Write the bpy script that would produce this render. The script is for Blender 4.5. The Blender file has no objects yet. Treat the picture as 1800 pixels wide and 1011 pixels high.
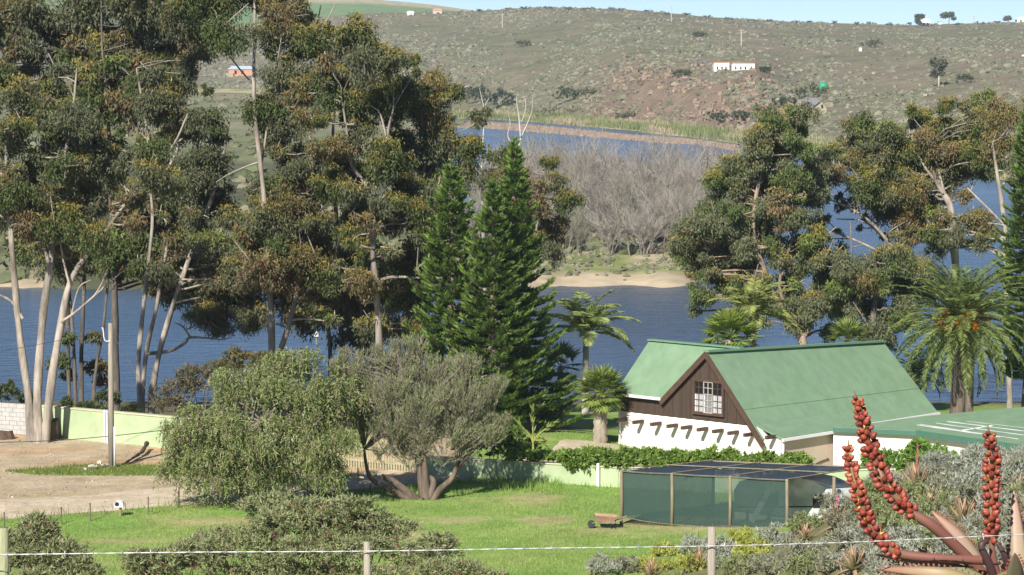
import bpy, math
import numpy as np
from mathutils import Vector, Matrix

# ------------------------------------------------------------------ camera, sky, sun, exposure
S = bpy.context.scene
COL = S.collection
HC = 17.25                       # eye height above the yard
FPX = 5000.0                     # focal length in pixels of an 1800 px wide picture
PITCH = math.atan(405.5 / FPX)
cam_d = bpy.data.cameras.new('camera'); cam = bpy.data.objects.new('camera', cam_d); COL.objects.link(cam)
cam_d.sensor_width = 36.0; cam_d.lens = 100.0; cam_d.clip_start = 0.5; cam_d.clip_end = 30000
cam.location = (0, 0, HC); cam.rotation_euler = (math.pi / 2 - PITCH, 0, 0)
S.camera = cam
SUN_EL = math.radians(36); SUN_H = Vector((-0.36, -0.93, 0)).normalized()     # horizontal direction towards the sun
W = bpy.data.worlds.new('World'); S.world = W; W.use_nodes = True
nt = W.node_tree; bg = nt.nodes['Background']; sky = nt.nodes.new('ShaderNodeTexSky')
sky.sky_type = 'NISHITA'; sky.sun_disc = False; sky.sun_elevation = SUN_EL
sky.sun_rotation = math.atan2(SUN_H.x, SUN_H.y); sky.air_density = 0.42; sky.dust_density = 0.0; sky.ozone_density = 3.0
nt.links.new(sky.outputs[0], bg.inputs[0]); bg.inputs[1].default_value = 0.088
sl = bpy.data.lights.new('sun', 'SUN'); so = bpy.data.objects.new('sun', sl); COL.objects.link(so)
sl.energy = 5.0; sl.angle = math.radians(0.6); sl.color = (1.0, 0.95, 0.86)
sd = Vector((SUN_H.x * math.cos(SUN_EL), SUN_H.y * math.cos(SUN_EL), math.sin(SUN_EL)))
so.rotation_euler = sd.to_track_quat('Z', 'Y').to_euler(); so.location = (-40, -60, 80)
S.view_settings.view_transform = 'Standard'; S.view_settings.look = 'None'
S.view_settings.exposure = 0.64; S.view_settings.gamma = 1.0; S.view_settings.use_curve_mapping = False
S.render.engine = 'CYCLES'
S.cycles.max_bounces = 6; S.cycles.transparent_max_bounces = 12; S.cycles.use_denoising = True
S.cycles.diffuse_bounces = 3; S.cycles.glossy_bounces = 3; S.cycles.transmission_bounces = 3; S.cycles.volume_bounces = 0

# ------------------------------------------------------------------ helpers
RNG = np.random.default_rng(7)
CP, SP = math.cos(PITCH), math.sin(PITCH)
def P(px, py, Y):
    """world point seen at photograph pixel (px, py) at the depth Y"""
    xc = (px - 900) / FPX; yc = (505.5 - py) / FPX
    t = Y / (CP + yc * SP)
    return np.array((xc * t, Y, HC + (-SP + yc * CP) * t))
def PXof(x, y): return 900 + FPX * x / np.maximum(y, 1.0)
def sst(a, b, x):
    t = np.clip((x - a) / (b - a), 0, 1); return t * t * (3 - 2 * t)
_T = np.random.default_rng(3).random((256, 256))
def vn(x, y):
    xi = np.floor(x).astype(int); yi = np.floor(y).astype(int); fx = x - xi; fy = y - yi
    fx = fx * fx * (3 - 2 * fx); fy = fy * fy * (3 - 2 * fy)
    a = _T[xi & 255, yi & 255]; b = _T[(xi + 1) & 255, yi & 255]; c = _T[xi & 255, (yi + 1) & 255]; d = _T[(xi + 1) & 255, (yi + 1) & 255]
    return (a * (1 - fx) + b * fx) * (1 - fy) + (c * (1 - fx) + d * fx) * fy
def fbm(x, y, o=4):
    s = 0; a = .5; n = 0
    for k in range(o):
        s = s + a * vn(x * 2 ** k + 17.3 * k, y * 2 ** k + 5.1 * k); n += a; a *= .5
    return s / n
def lerp3(a, b, t): return a + (b - a) * np.asarray(t)[..., None]
def nrm(v): return v / np.maximum(np.linalg.norm(v, axis=-1, keepdims=True), 1e-9)

def base_loc(o):
    v = Vector((0, 0, 0))
    while o is not None: v = v + o.location; o = o.parent
    return np.array(v)
class MB:
    """quads collected with numpy; verts in world space"""
    def __init__(s): s.v = []; s.q = []; s.t = []; s.c = []; s.n = 0
    def add(s, v, q, c=None):
        v = np.asarray(v, float).reshape(-1, 3); q = np.asarray(q, int).reshape(-1, 4)
        s.v.append(v); s.q.append(q + s.n); s.n += len(v)
        if c is None: c = (1, 1, 1)
        c = np.asarray(c, float)
        s.c.append(np.broadcast_to(c, (len(v), 3)) if c.ndim == 1 else c)
        return s
    def tube(s, pts, rad, k=6, c=None, cap=False):
        p = np.asarray(pts, float); r = np.broadcast_to(np.asarray(rad, float), (len(p),))
        t = nrm(np.gradient(p, axis=0)); ref = np.array((0.31, 0.87, 0.38)) if abs(nrm(p[-1] - p[0])[2]) > .6 else np.array((0.05, 0.1, 1.0))
        a = nrm(np.cross(t, ref)); b = np.cross(t, a)
        an = np.arange(k) * 2 * math.pi / k
        ring = p[:, None, :] + r[:, None, None] * (np.cos(an)[None, :, None] * a[:, None, :] + np.sin(an)[None, :, None] * b[:, None, :])
        i = np.arange(len(p) - 1)[:, None] * k; j = np.arange(k)[None, :]; j2 = (j + 1) % k
        q = np.stack([i + j, i + j2, i + k + j2, i + k + j], -1).reshape(-1, 4)
        v = ring.reshape(-1, 3)
        if cap:
            n = len(v); v = np.vstack([v, p[:1], p[-1:]]); c = np.vstack([c, c[:1], c[-1:]]) if c is not None and np.ndim(c) == 2 else c; L = (len(p) - 1) * k
            for m in range(0, k, 2):
                q = np.vstack([q, [[n, (m + 2) % k, (m + 1) % k, m], [n + 1, L + m, L + (m + 1) % k, L + (m + 2) % k]]])
        return s.add(v, q, c)
    def box(s, c, h, ax=None, col=None):
        c = np.asarray(c, float); h = np.asarray(h, float)
        sg = np.array([(-1, -1, -1), (1, -1, -1), (1, 1, -1), (-1, 1, -1), (-1, -1, 1), (1, -1, 1), (1, 1, 1), (-1, 1, 1)]) * h
        if ax is not None: sg = sg @ np.asarray(ax)
        return s.add(c + sg, [(0, 3, 2, 1), (4, 5, 6, 7), (0, 1, 5, 4), (1, 2, 6, 5), (2, 3, 7, 6), (3, 0, 4, 7)], col)
    def blades(s, C, D, L, Wd, col, rng, side=None):
        n = len(C); D = nrm(D)
        if side is None: side = rng.normal(size=(n, 3))
        sd_ = nrm(np.cross(D, side)); L = np.broadcast_to(L, (n,))[:, None]; Wd = np.broadcast_to(Wd, (n,))[:, None]
        m = C + D * L * .45
        v = np.stack([C, m + sd_ * Wd * .5, C + D * L, m - sd_ * Wd * .5], 1).reshape(-1, 3)
        col = np.asarray(col, float)
        if col.ndim == 1: col = np.broadcast_to(col, (n, 3))
        return s.add(v, np.arange(4 * n).reshape(-1, 4), np.repeat(col, 4, 0))
    def leaves(s, C, D, L, Wd, col, rng, side=None):
        """one triangle per leaf: broad at the stalk end, pointed at the tip"""
        n = len(C); D = nrm(D)
        if side is None: side = rng.normal(size=(n, 3))
        sd_ = nrm(np.cross(D, side)); L = np.broadcast_to(L, (n,))[:, None]; Wd = np.broadcast_to(Wd, (n,))[:, None]
        v = np.stack([C - sd_ * Wd * .5, C + sd_ * Wd * .5, C + D * L], 1).reshape(-1, 3); col = np.asarray(col, float)
        if col.ndim == 1: col = np.broadcast_to(col, (n, 3))
        s.v.append(v); s.t.append(np.arange(3 * n).reshape(-1, 3) + s.n); s.n += len(v); s.c.append(np.repeat(col, 3, 0)); return s
    def build(s, name, mat, parent=None, smooth=False):
        V = np.vstack(s.v); Q = np.vstack(s.q) if s.q else np.zeros((0, 4), int); T = np.vstack(s.t) if s.t else np.zeros((0, 3), int); C = np.vstack(s.c)
        if parent is not None: V = V - base_loc(parent)
        me = bpy.data.meshes.new(name)
        me.vertices.add(len(V)); me.vertices.foreach_set('co', V.astype(np.float32).ravel())
        me.loops.add(Q.size + T.size); me.loops.foreach_set('vertex_index', np.concatenate([Q.ravel(), T.ravel()]).astype(np.int32))
        me.polygons.add(len(Q) + len(T)); me.polygons.foreach_set('loop_start', np.concatenate([np.arange(0, Q.size, 4), Q.size + np.arange(0, T.size, 3)]).astype(np.int32))
        me.polygons.foreach_set('use_smooth', np.full(len(Q) + len(T), smooth))
        at = me.attributes.new('col', 'FLOAT_COLOR', 'POINT')
        at.data.foreach_set('color', np.hstack([C, np.ones((len(C), 1))]).astype(np.float32).ravel())
        me.update(calc_edges=True)
        me.materials.append(mat)
        o = bpy.data.objects.new(name, me); COL.objects.link(o); o.parent = parent
        return o
def solid(name, V, F, mat, parent=None, thick=None):
    """general polygons in world space; thick = extrude along -normal by a solidify made in code"""
    V = np.asarray(V, float)
    if parent is not None: V = V - base_loc(parent)
    me = bpy.data.meshes.new(name); me.from_pydata([tuple(v) for v in V], [], F); me.update(); me.validate()
    me.materials.append(mat); o = bpy.data.objects.new(name, me); COL.objects.link(o); o.parent = parent
    return o
def prism(name, poly, vec, mat, parent=None):
    """closed prism: polygon (world pts) extruded by vec"""
    A = np.asarray(poly, float); B = A + np.asarray(vec, float); n = len(A)
    F = [tuple(range(n))[::-1], tuple(range(n, 2 * n))] + [(i, (i + 1) % n, n + (i + 1) % n, n + i) for i in range(n)]
    return solid(name, np.vstack([A, B]), F, mat, parent)
def tag(o, label, cat, group=None, kind=None):
    if label: o['label'] = label
    if cat: o['category'] = cat
    if group: o['group'] = group
    if kind: o['kind'] = kind
    return o
def thing(name, label, cat, loc, group=None):
    o = bpy.data.objects.new(name, None); COL.objects.link(o); o.location = tuple(loc); o.empty_display_size = .3
    return tag(o, label, cat, group)
def copy_tree(o, parent=None):
    c = o.copy(); COL.objects.link(c); c.parent = parent
    for ch in list(o.children): copy_tree(ch, c)
    return c
def structure(o): o['kind'] = 'structure'; return o
def share(name, src, parent, loc, rot=None, scale=None):
    o = bpy.data.objects.new(name, src.data if hasattr(src, 'data') else src); COL.objects.link(o); o.parent = parent; o.location = tuple(loc)
    if rot is not None: o.rotation_euler = rot
    if scale is not None: o.scale = scale if hasattr(scale, '__len__') else (scale,) * 3
    return o

# ------------------------------------------------------------------ materials
def new_mat(name):
    m = bpy.data.materials.new(name); m.use_nodes = True; n = m.node_tree; n.nodes.clear()
    out = n.nodes.new('ShaderNodeOutputMaterial'); return m, n, out
def noise(n, scale, detail=3, rough=.6, vec=None):
    t = n.nodes.new('ShaderNodeTexNoise'); t.inputs['Scale'].default_value = scale; t.inputs['Detail'].default_value = detail; t.inputs['Roughness'].default_value = rough
    if vec is not None: n.links.new(vec, t.inputs['Vector'])
    return t
def geo_pos(n, scale=None):
    g = n.nodes.new('ShaderNodeNewGeometry')
    if scale is None: return g.outputs['Position']
    mp = n.nodes.new('ShaderNodeMapping'); mp.inputs['Scale'].default_value = scale; n.links.new(g.outputs['Position'], mp.inputs['Vector']); return mp.outputs[0]
def mul(n, a, fac_sock, lo, hi):
    """colour socket a times a grey made from fac mapped to lo..hi"""
    r = n.nodes.new('ShaderNodeMapRange'); r.inputs['From Min'].default_value = .25; r.inputs['From Max'].default_value = .75
    r.inputs['To Min'].default_value = lo; r.inputs['To Max'].default_value = hi; n.links.new(fac_sock, r.inputs['Value'])
    v = n.nodes.new('ShaderNodeVectorMath'); v.operation = 'SCALE'; n.links.new(a, v.inputs[0]); n.links.new(r.outputs[0], v.inputs['Scale'])
    return v.outputs[0]
def leaf_mat(name, trans=.22, rough=.5, spec=.35):
    m, n, out = new_mat(name)
    at = n.nodes.new('ShaderNodeAttribute'); at.attribute_name = 'col'
    p = n.nodes.new('ShaderNodeBsdfPrincipled'); p.inputs['Roughness'].default_value = rough; p.inputs['Specular IOR Level'].default_value = spec
    n.links.new(at.outputs['Color'], p.inputs['Base Color'])
    tr = n.nodes.new('ShaderNodeBsdfTranslucent'); n.links.new(at.outputs['Color'], tr.inputs['Color'])
    mx = n.nodes.new('ShaderNodeMixShader'); mx.inputs[0].default_value = trans
    n.links.new(p.outputs[0], mx.inputs[1]); n.links.new(tr.outputs[0], mx.inputs[2]); n.links.new(mx.outputs[0], out.inputs[0]); return m
def attr_mat(name, rough=.9, nscale=3.0, lo=.75, hi=1.25, bump=0.0, nscale2=None, spec=.2, bscale=None, stretch=None):
    m, n, out = new_mat(name)
    at = n.nodes.new('ShaderNodeAttribute'); at.attribute_name = 'col'
    p = n.nodes.new('ShaderNodeBsdfPrincipled'); p.inputs['Roughness'].default_value = rough; p.inputs['Specular IOR Level'].default_value = spec
    pos = geo_pos(n, stretch); nz = noise(n, nscale, 5, .65, pos); c = mul(n, at.outputs['Color'], nz.outputs['Fac'], lo, hi)
    if nscale2: c = mul(n, c, noise(n, nscale2, 3, .6, pos).outputs['Fac'], lo, hi)
    n.links.new(c, p.inputs['Base Color'])
    if bump:
        b = n.nodes.new('ShaderNodeBump'); b.inputs['Strength'].default_value = bump; b.inputs['Distance'].default_value = .05
        nb = noise(n, bscale or nscale * 2, 4, .6, pos); n.links.new(nb.outputs['Fac'], b.inputs['Height']); n.links.new(b.outputs[0], p.inputs['Normal'])
    n.links.new(p.outputs[0], out.inputs[0]); return m
def plain(name, col, rough=.7, nscale=4.0, lo=.88, hi=1.12, spec=.3, bump=0, stretch=None, metal=0, dirt=None):
    m, n, out = new_mat(name)
    p = n.nodes.new('ShaderNodeBsdfPrincipled'); p.inputs['Roughness'].default_value = rough; p.inputs['Specular IOR Level'].default_value = spec; p.inputs['Metallic'].default_value = metal
    rgb = n.nodes.new('ShaderNodeRGB'); rgb.outputs[0].default_value = (*col, 1)
    pos = geo_pos(n, stretch); nz = noise(n, nscale, 5, .65, pos); c = mul(n, rgb.outputs[0], nz.outputs['Fac'], lo, hi)
    if dirt:
        mx = n.nodes.new('ShaderNodeMix'); mx.data_type = 'RGBA'; rr = n.nodes.new('ShaderNodeMapRange')
        d2 = noise(n, dirt[1], 5, .7, pos); n.links.new(d2.outputs['Fac'], rr.inputs['Value']); rr.inputs['From Min'].default_value = .5; rr.inputs['From Max'].default_value = .75; rr.inputs['To Max'].default_value = dirt[2]
        n.links.new(rr.outputs[0], mx.inputs['Factor']); n.links.new(c, mx.inputs['A']); mx.inputs['B'].default_value = (*dirt[0], 1); c = mx.outputs['Result']
    n.links.new(c, p.inputs['Base Color'])
    if bump:
        b = n.nodes.new('ShaderNodeBump'); b.inputs['Strength'].default_value = bump; b.inputs['Distance'].default_value = .03
        n.links.new(nz.outputs['Fac'], b.inputs['Height']); n.links.new(b.outputs[0], p.inputs['Normal'])
    n.links.new(p.outputs[0], out.inputs[0]); return m

M_leaf = leaf_mat('eucalyptus_leaf', .10, .55, .22)
M_soft = leaf_mat('soft_leaf', .28, .6, .25)
M_needle = leaf_mat('needle_leaf', .2, .55, .3)
M_palm = leaf_mat('palm_leaf', .22, .55, .25)
M_grass = leaf_mat('grass_blade', .35, .6, .2)
M_bark = attr_mat('smooth_bark', .9, 3.2, .45, 1.4, .6, 1.1, stretch=(1.6, 1.6, .3))
M_twig = attr_mat('grey_twig', .9, 3.0, .8, 1.2)
M_ground = attr_mat('ground_soil', .95, 1.1, .78, 1.22, .6, 6.0, .1, 9.0)
M_far = attr_mat('hill_soil', .95, .05, .75, 1.25, 0, .35, .1)
M_scrub = attr_mat('hill_scrub', .95, .4, .8, 1.2, 0, None, .1)
M_rock = attr_mat('rock', .9, .8, .7, 1.3, 0, 3.0, .2)
M_attr = attr_mat('painted_attr', .7, 2.0, .92, 1.08)

# ------------------------------------------------------------------ the lie of the land
WZ = -3.0
_py = [-40, 0, 12, 30, 50, 70, 90, 98, 130, 142, 160, 168, 185]
_pz = [17.5, 15.5, 13.5, 9.4, 5.6, 2.8, .55, .1, 0, -.9, -2.4, -3.15, -6]
_sy = [-40, 12, 40, 60, 75, 88, 100, 107]; _sa = [1, 1, 2.4, 4.0, 4.4, 3.3, .5, 0]
def z_near(x, y):
    x = np.asarray(x, float); y = np.asarray(y, float)
    z = np.interp(y, _py, _pz)
    z = z + sst(3, 14, x) * np.interp(y, _sy, _sa)
    z = z - .75 * sst(2, 9, x) * sst(112, 117, y) * (1 - sst(135, 160, y))      # house yard lies a little lower
    z = z + .5 * (fbm(x * .12 + 9, y * .12) - .5) * (1 - sst(90, 98, y)) + .12 * (fbm(x * .35, y * .35 + 3) - .5)
    return z
_bpx = [300, 860, 930, 1100, 1220, 1300, 1500, 1760, 2400]; _bY = [980, 925, 890, 785, 713, 662, 560, 470, 380]
_rpx = [-900, 0, 400, 640, 850, 940, 1100, 1250, 1400, 1600, 1800, 2600]; _rpy = [70, 55, 48, 24, 20, 14, 17, 31, 39, 44, 39, 25]
_tpx = [-900, 0, 500, 640, 750, 830, 900, 1100, 2600]; _tpy = [-150, -60, -8, -2, 8, 19, 36, 60, 80]
YR = 1450.0
def z_far(x, y):
    x = np.asarray(x, float); y = np.asarray(y, float); px = PXof(x, y)
    yb = np.interp(px, _bpx, _bY) + 14 * (fbm(px * .012, px * 0 + 2) - .5)
    zr = HC + (100 - np.interp(px, _rpx, _rpy)) / FPX * YR
    d = y - yb
    s = np.clip((d - 35) / (YR - yb - 35), 0, 1)
    cl = sst(1000, 1120, px) * (1 - sst(1320, 1420, px))                          # rocky bluff above the shore
    prof = s ** .85 + cl * .16 * (sst(.0, .10, s) - sst(.1, .9, s)) + .05 * np.sin(s * 9 + px * .006) * (1 - s) * s * 4 * .5
    hill = np.where(d < 35, np.interp(d, [-30, -4, 3, 35], [-9, -4, -2.7, -1.6]), -1.6 + (zr + 1.6) * prof)
    rough = sst(30, 90, d)
    hill = hill + rough * (3.2 * (fbm(x * .012, y * .009, 4) - .5) + 1.2 * (fbm(x * .06, y * .05, 3) - .5)) * (1 - .55 * sst(YR - 120, YR, y))
    zt = HC + (100 - np.interp(px, _tpx, _tpy)) / FPX * 3200
    beyond = np.where(y < 1900, zr - (y - YR) * .03, (zr - 13.5) + (zt - zr + 13.5) * sst(1900, 3250, y)) - np.maximum(y - 3250, 0) * .02
    z = np.where(y > YR, beyond + .6 * (fbm(x * .02, y * .02) - .5), hill)
    # island and the low plain on the left of the river
    edge = 250 + 10 * (fbm(px * .01 + 3, px * 0) - .5) + 14 * sst(1150, 1300, px)
    d1 = y - edge
    isl = np.interp(d1, [-40, -3, 0, 6, 20, 90, 105, 130], [-9, -3.6, -2.95, -2.2, -1.5, -1.6, -3.1, -9])
    isl = isl - 9 * sst(1310, 1350, px) + .5 * (fbm(x * .12, y * .12) - .5)
    pl = np.interp(d1, [-40, -3, 0, 6, 30, 500, 900], [-9, -3.6, -2.95, -2.2, -1.2, 1.5, 9]) + .5 * (fbm(x * .1, y * .1) - .5)
    wl = sst(835, 760, px)
    low = np.where(wl > 0, isl + (np.maximum(pl, isl) - isl) * wl, isl)
    # flat reed spit in front of the far shore
    dc = np.interp(px, (930, 1100, 1220), (80, 68, 34)); wd = np.interp(px, (930, 1100, 1220), (40, 26, 22))
    spit = np.where(np.abs(d + dc) < wd, -2.9, -9.) - 9 * sst(1290, 1330, px)
    return np.maximum(np.maximum(z, low), spit)
def z_all(x, y):
    x = np.asarray(x, float); y = np.asarray(y, float)
    return np.where(y < 186, z_near(x, y), z_far(x, y))
def hit(px, py, y0=20., y1=3400., n=6000):
    Y = np.geomspace(y0, y1, n); q = P(px, py, 1.0); q2 = P(px, py, 2.0) - q
    X = q2[0] * Y; Z = HC + q2[2] * Y
    g = z_all(X, Y); k = np.argmax(g > Z)
    return np.array((X[k], Y[k], g[k]))
def gz(x, y): return float(z_all(np.array([x]), np.array([y]))[0])
def ptz(px, Y):
    x = (px - 900) / FPX * Y; return np.array((x, Y, gz(x, Y)))
def grid_mesh(name, X, Y, Z, C, mat):
    a, b = X.shape; i = np.arange(a * b).reshape(a, b)
    q = np.stack([i[:-1, :-1], i[:-1, 1:], i[1:, 1:], i[1:, :-1]], -1).reshape(-1, 4)
    m = MB(); m.add(np.stack([X, Y, Z], -1).reshape(-1, 3), q, C.reshape(-1, 3)); return structure(m.build(name, mat, None, True))

# near ground: hillside, lawn, yard, river bank
def inpoly(px, py, poly):
    poly = np.asarray(poly, float); r = np.zeros(np.shape(px), bool); j = len(poly) - 1
    for i in range(len(poly)):
        xi, yi = poly[i]; xj, yj = poly[j]
        c = ((yi > py) != (yj > py)) & (px < (xj - xi) * (py - yi) / (yj - yi + 1e-12) + xi); r ^= c; j = i
    return r
ROADC = np.array([(-60, 101), (-30, 104.6), (-20, 106.9), (-14, 110.2), (-9, 113.2), (-5, 115.6), (-1, 118.5), (3, 122), (4, 128)])   # centre line of the dirt road
def road_d(x, y):
    d = np.full(np.shape(x), 1e9)
    for a, b in zip(ROADC[:-1], ROADC[1:]):
        ab = b - a; t = np.clip(((x - a[0]) * ab[0] + (y - a[1]) * ab[1]) / (ab @ ab), 0, 1)
        d = np.minimum(d, np.hypot(x - a[0] - t * ab[0], y - a[1] - t * ab[1]))
    return d
WALLP = np.array([(-27, 131.2), (-21.4, 128.7), (-14.7, 124.4), (-9.2, 120.3)])      # boundary wall, left run
WALLR = np.array([(-3.9, 117.0), (4.3, 112.9), (10.5, 110.6), (15, 110.3)])           # boundary wall, right run
yy = np.concatenate([np.arange(-30, 84, 1.5), np.arange(84, 136, .45), np.arange(136, 188, 1.5)]); xx = np.arange(-62, 62, .5)
X, Y = np.meshgrid(xx, yy)
GR = np.array((.19, .30, .07)); GR2 = np.array((.25, .32, .095)); DIRT = np.array((.43, .345, .235)); ORG = np.array((.46, .31, .185)); SAND = np.array((.46, .37, .25)); SCR = np.array((.17, .15, .085))
n1 = fbm(X * .25, Y * .25); n2 = fbm(X * .9 + 4, Y * .9)
C = lerp3(GR, GR2, sst(.42, .65, n1))
behind_road = (Y > np.interp(X, ROADC[:, 0], ROADC[:, 1])) & (X < -2)
yard = behind_road & (Y < 131)
yd = np.where(yard, 1.0, 0.0) * sst(.0, 1.0, 1.2 - 0 * X)
grassy = np.exp(-(((X + 15.5) / 4.6) ** 2 + ((Y - 117.6) / 2.0) ** 2)) * 1.5 + (n1 - .5)
C = lerp3(C, lerp3(DIRT, ORG, sst(.5, .7, fbm(X * .18 + 2, Y * .5))), yd * (1 - sst(.45, .7, grassy)))
C = lerp3(C, np.array((.36, .31, .16)), sst(.58, .7, fbm(X * .3 + 31, Y * .45 + 8)) * .8 * (Y < 114) * (Y > 92))
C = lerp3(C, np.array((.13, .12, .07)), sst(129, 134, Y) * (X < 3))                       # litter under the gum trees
C = lerp3(C, SAND, np.where((X > 2) & (Y > 113.5), 1, 0) * sst(.35, .6, n1 + .25 * (Y < 119.5)) * (Y < 122))
C = lerp3(C, SCR, sst(92, 84, Y - 8 * sst(2, 8, X)) * .8)
C = lerp3(C, SCR * .8, sst(155, 165, Y))
C = C * (.8 + .4 * n2)[..., None]
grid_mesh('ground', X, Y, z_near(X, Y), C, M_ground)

# far land: sandbar, low plain, far bank and hills
ty = np.concatenate([np.arange(184, 236, 4), np.arange(236, 360, 2.2), np.arange(360, 560, 8), np.geomspace(560, 1440, 150), np.arange(1444, 1476, 5), np.geomspace(1480, 3300, 60), np.array((3500., 4000.))])
tu = np.linspace(-.5, .5, 400); tu = np.sign(tu) * (np.abs(tu) ** 1.25) * (.5 / .5 ** 1.25) * .9
U, Y = np.meshgrid(tu, ty); X = U * Y; PX = PXof(X, Y); Z = z_far(X, Y)
n1 = fbm(X * .02, Y * .012, 5); n2 = fbm(X * .11, Y * .06, 4)
yb = np.interp(PX, _bpx, _bY); d = Y - yb
HS = np.array((.19, .168, .11)); HG = np.array((.155, .152, .088)); HR = np.array((.215, .17, .12)); RED = np.array((.40, .24, .14))
C = lerp3(HS, HG, sst(.4, .62, n1)); C = lerp3(C, HR, sst(.52, .7, n2) * .7)
bluff = sst(980, 1100, PX) * (1 - sst(1330, 1420, PX)) * sst(20, 45, d) * (1 - sst(140, 230, d)); C = lerp3(C, np.array((.205, .145, .105)), bluff * .85)
C = lerp3(C, np.array((.27, .26, .12)), (1 - sst(20, 40, d)) * (d > -20)); C = lerp3(C, np.array((.42, .36, .22)), np.where((d < 40) & (d > -20), sst(.5, .62, n2), 0))
C = lerp3(C, np.array((.36, .26, .19)), np.where((d < -20) & (d > -160) & (PX > 800), 1, 0))
C = lerp3(C, np.array((.09, .12, .07)), sst(1460, 1520, Y)); 
zt_f = sst(2350, 2450, Y + 400 * (fbm(X * .002, Y * .001) - .5)); C = lerp3(C, np.array((.15, .24, .07)), zt_f); C = lerp3(C, np.array((.42, .36, .2)), sst(2800, 2860, Y - .35 * (X + 200)) )
low = Y < 470; d1 = Y - 250
C = np.where((low)[..., None], lerp3(np.array((.43, .35, .24)), np.array((.20, .225, .085)), sst(5, 8, d1 - 4 * (n2 - .5)) * sst(.30, .46, fbm(X * .1, Y * .1) + .1)), C)
pl = (PX < 850) & (Y > 300) & (Y < 930); C = np.where(pl[..., None], lerp3(np.array((.165, .175, .09)), np.array((.22, .205, .125)), sst(.42, .6, n1)), C)
dl = low & (PX < 840) & ((d1 > 9) | (PX > 75)); C = np.where(dl[..., None], np.array((.10, .105, .06)), C)
C = C * (.82 + .36 * fbm(X * .3, Y * .2))[..., None]
grid_mesh('hills', X, Y, Z, C, M_far)

# the river
m, n, out = new_mat('river_water')
p = n.nodes.new('ShaderNodeBsdfPrincipled'); p.inputs['Base Color'].default_value = (.02, .05, .095, 1); p.inputs['Roughness'].default_value = .2; p.inputs['IOR'].default_value = 1.333
b1 = n.nodes.new('ShaderNodeBump'); b1.inputs['Strength'].default_value = .9; b1.inputs['Distance'].default_value = .5
w1 = noise(n, .9, 4, .62, geo_pos(n, (.55, 1.0, 1))); n.links.new(w1.outputs['Fac'], b1.inputs['Height'])
b2 = n.nodes.new('ShaderNodeBump'); b2.inputs['Strength'].default_value = .35; b2.inputs['Distance'].default_value = .6
w2 = noise(n, .16, 3, .5, geo_pos(n, (.6, 1, 1))); n.links.new(w2.outputs['Fac'], b2.inputs['Height']); n.links.new(b2.outputs[0], b1.inputs['Normal']); n.links.new(b1.outputs[0], p.inputs['Normal'])
sx = n.nodes.new('ShaderNodeSeparateXYZ'); n.links.new(geo_pos(n), sx.inputs[0]); mr = n.nodes.new('ShaderNodeMapRange'); mr.inputs['From Min'].default_value = 330; mr.inputs['From Max'].default_value = 560; mr.inputs['To Min'].default_value = .85; mr.inputs['To Max'].default_value = .22; n.links.new(sx.outputs['Y'], mr.inputs['Value']); wp = noise(n, .022, 3, .55, geo_pos(n, (.5, 1, 1))); wr = n.nodes.new('ShaderNodeMapRange'); wr.inputs['From Min'].default_value = .38; wr.inputs['From Max'].default_value = .6; wr.inputs['To Min'].default_value = .35; wr.inputs['To Max'].default_value = 1.05; n.links.new(wp.outputs['Fac'], wr.inputs['Value']); mm_ = n.nodes.new('ShaderNodeMath'); mm_.operation = 'MULTIPLY'; n.links.new(mr.outputs[0], mm_.inputs[0]); n.links.new(wr.outputs[0], mm_.inputs[1]); n.links.new(mm_.outputs[0], b1.inputs['Strength'])   # the far basin lies sheltered
n.links.new(p.outputs[0], out.inputs[0]); M_water = m
structure(solid('river', [(-700, 150, WZ), (700, 150, WZ), (900, 1500, WZ), (-900, 1500, WZ)], [(0, 1, 2, 3)], M_water))

# the dirt road, a draped sheet a little above the ground
cl = []
for a, b in zip(ROADC[:-1], ROADC[1:]):
    k = max(2, int(np.hypot(*(b - a)) / .5))
    for t in np.arange(k) / k: cl.append(a + (b - a) * t)
cl = np.array(cl); cl[1:-1] = (cl[:-2] + cl[1:-1] * 2 + cl[2:]) / 4
tg = nrm(np.gradient(cl, axis=0)); nm_ = np.stack([-tg[:, 1], tg[:, 0]], -1)
ws = np.linspace(-1, 1, 15); hw = 2.3 + .5 * (fbm(cl[:, 0] * .8, cl[:, 1] * .8) - .5)
hw = hw * np.interp(cl[:, 0], [-30, -8, 0], [1.08, 1.0, .75])
X = cl[:, 0, None] + nm_[:, 0, None] * ws * hw[:, None]; Y = cl[:, 1, None] + nm_[:, 1, None] * ws * hw[:, None]
rc = lerp3(np.array((.54, .45, .33)), np.array((.47, .37, .26)), sst(.45, .65, fbm(X * .7, Y * .7)) * .6 + .4 * (np.abs(np.abs(ws) - .45) < .14)[None, :] * .4)
Zr = z_near(X, Y) + .03 - .05 * (np.abs(ws) > .95)[None, :]
grid_mesh('dirt_road', X, Y, Zr, rc, M_ground)

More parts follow.
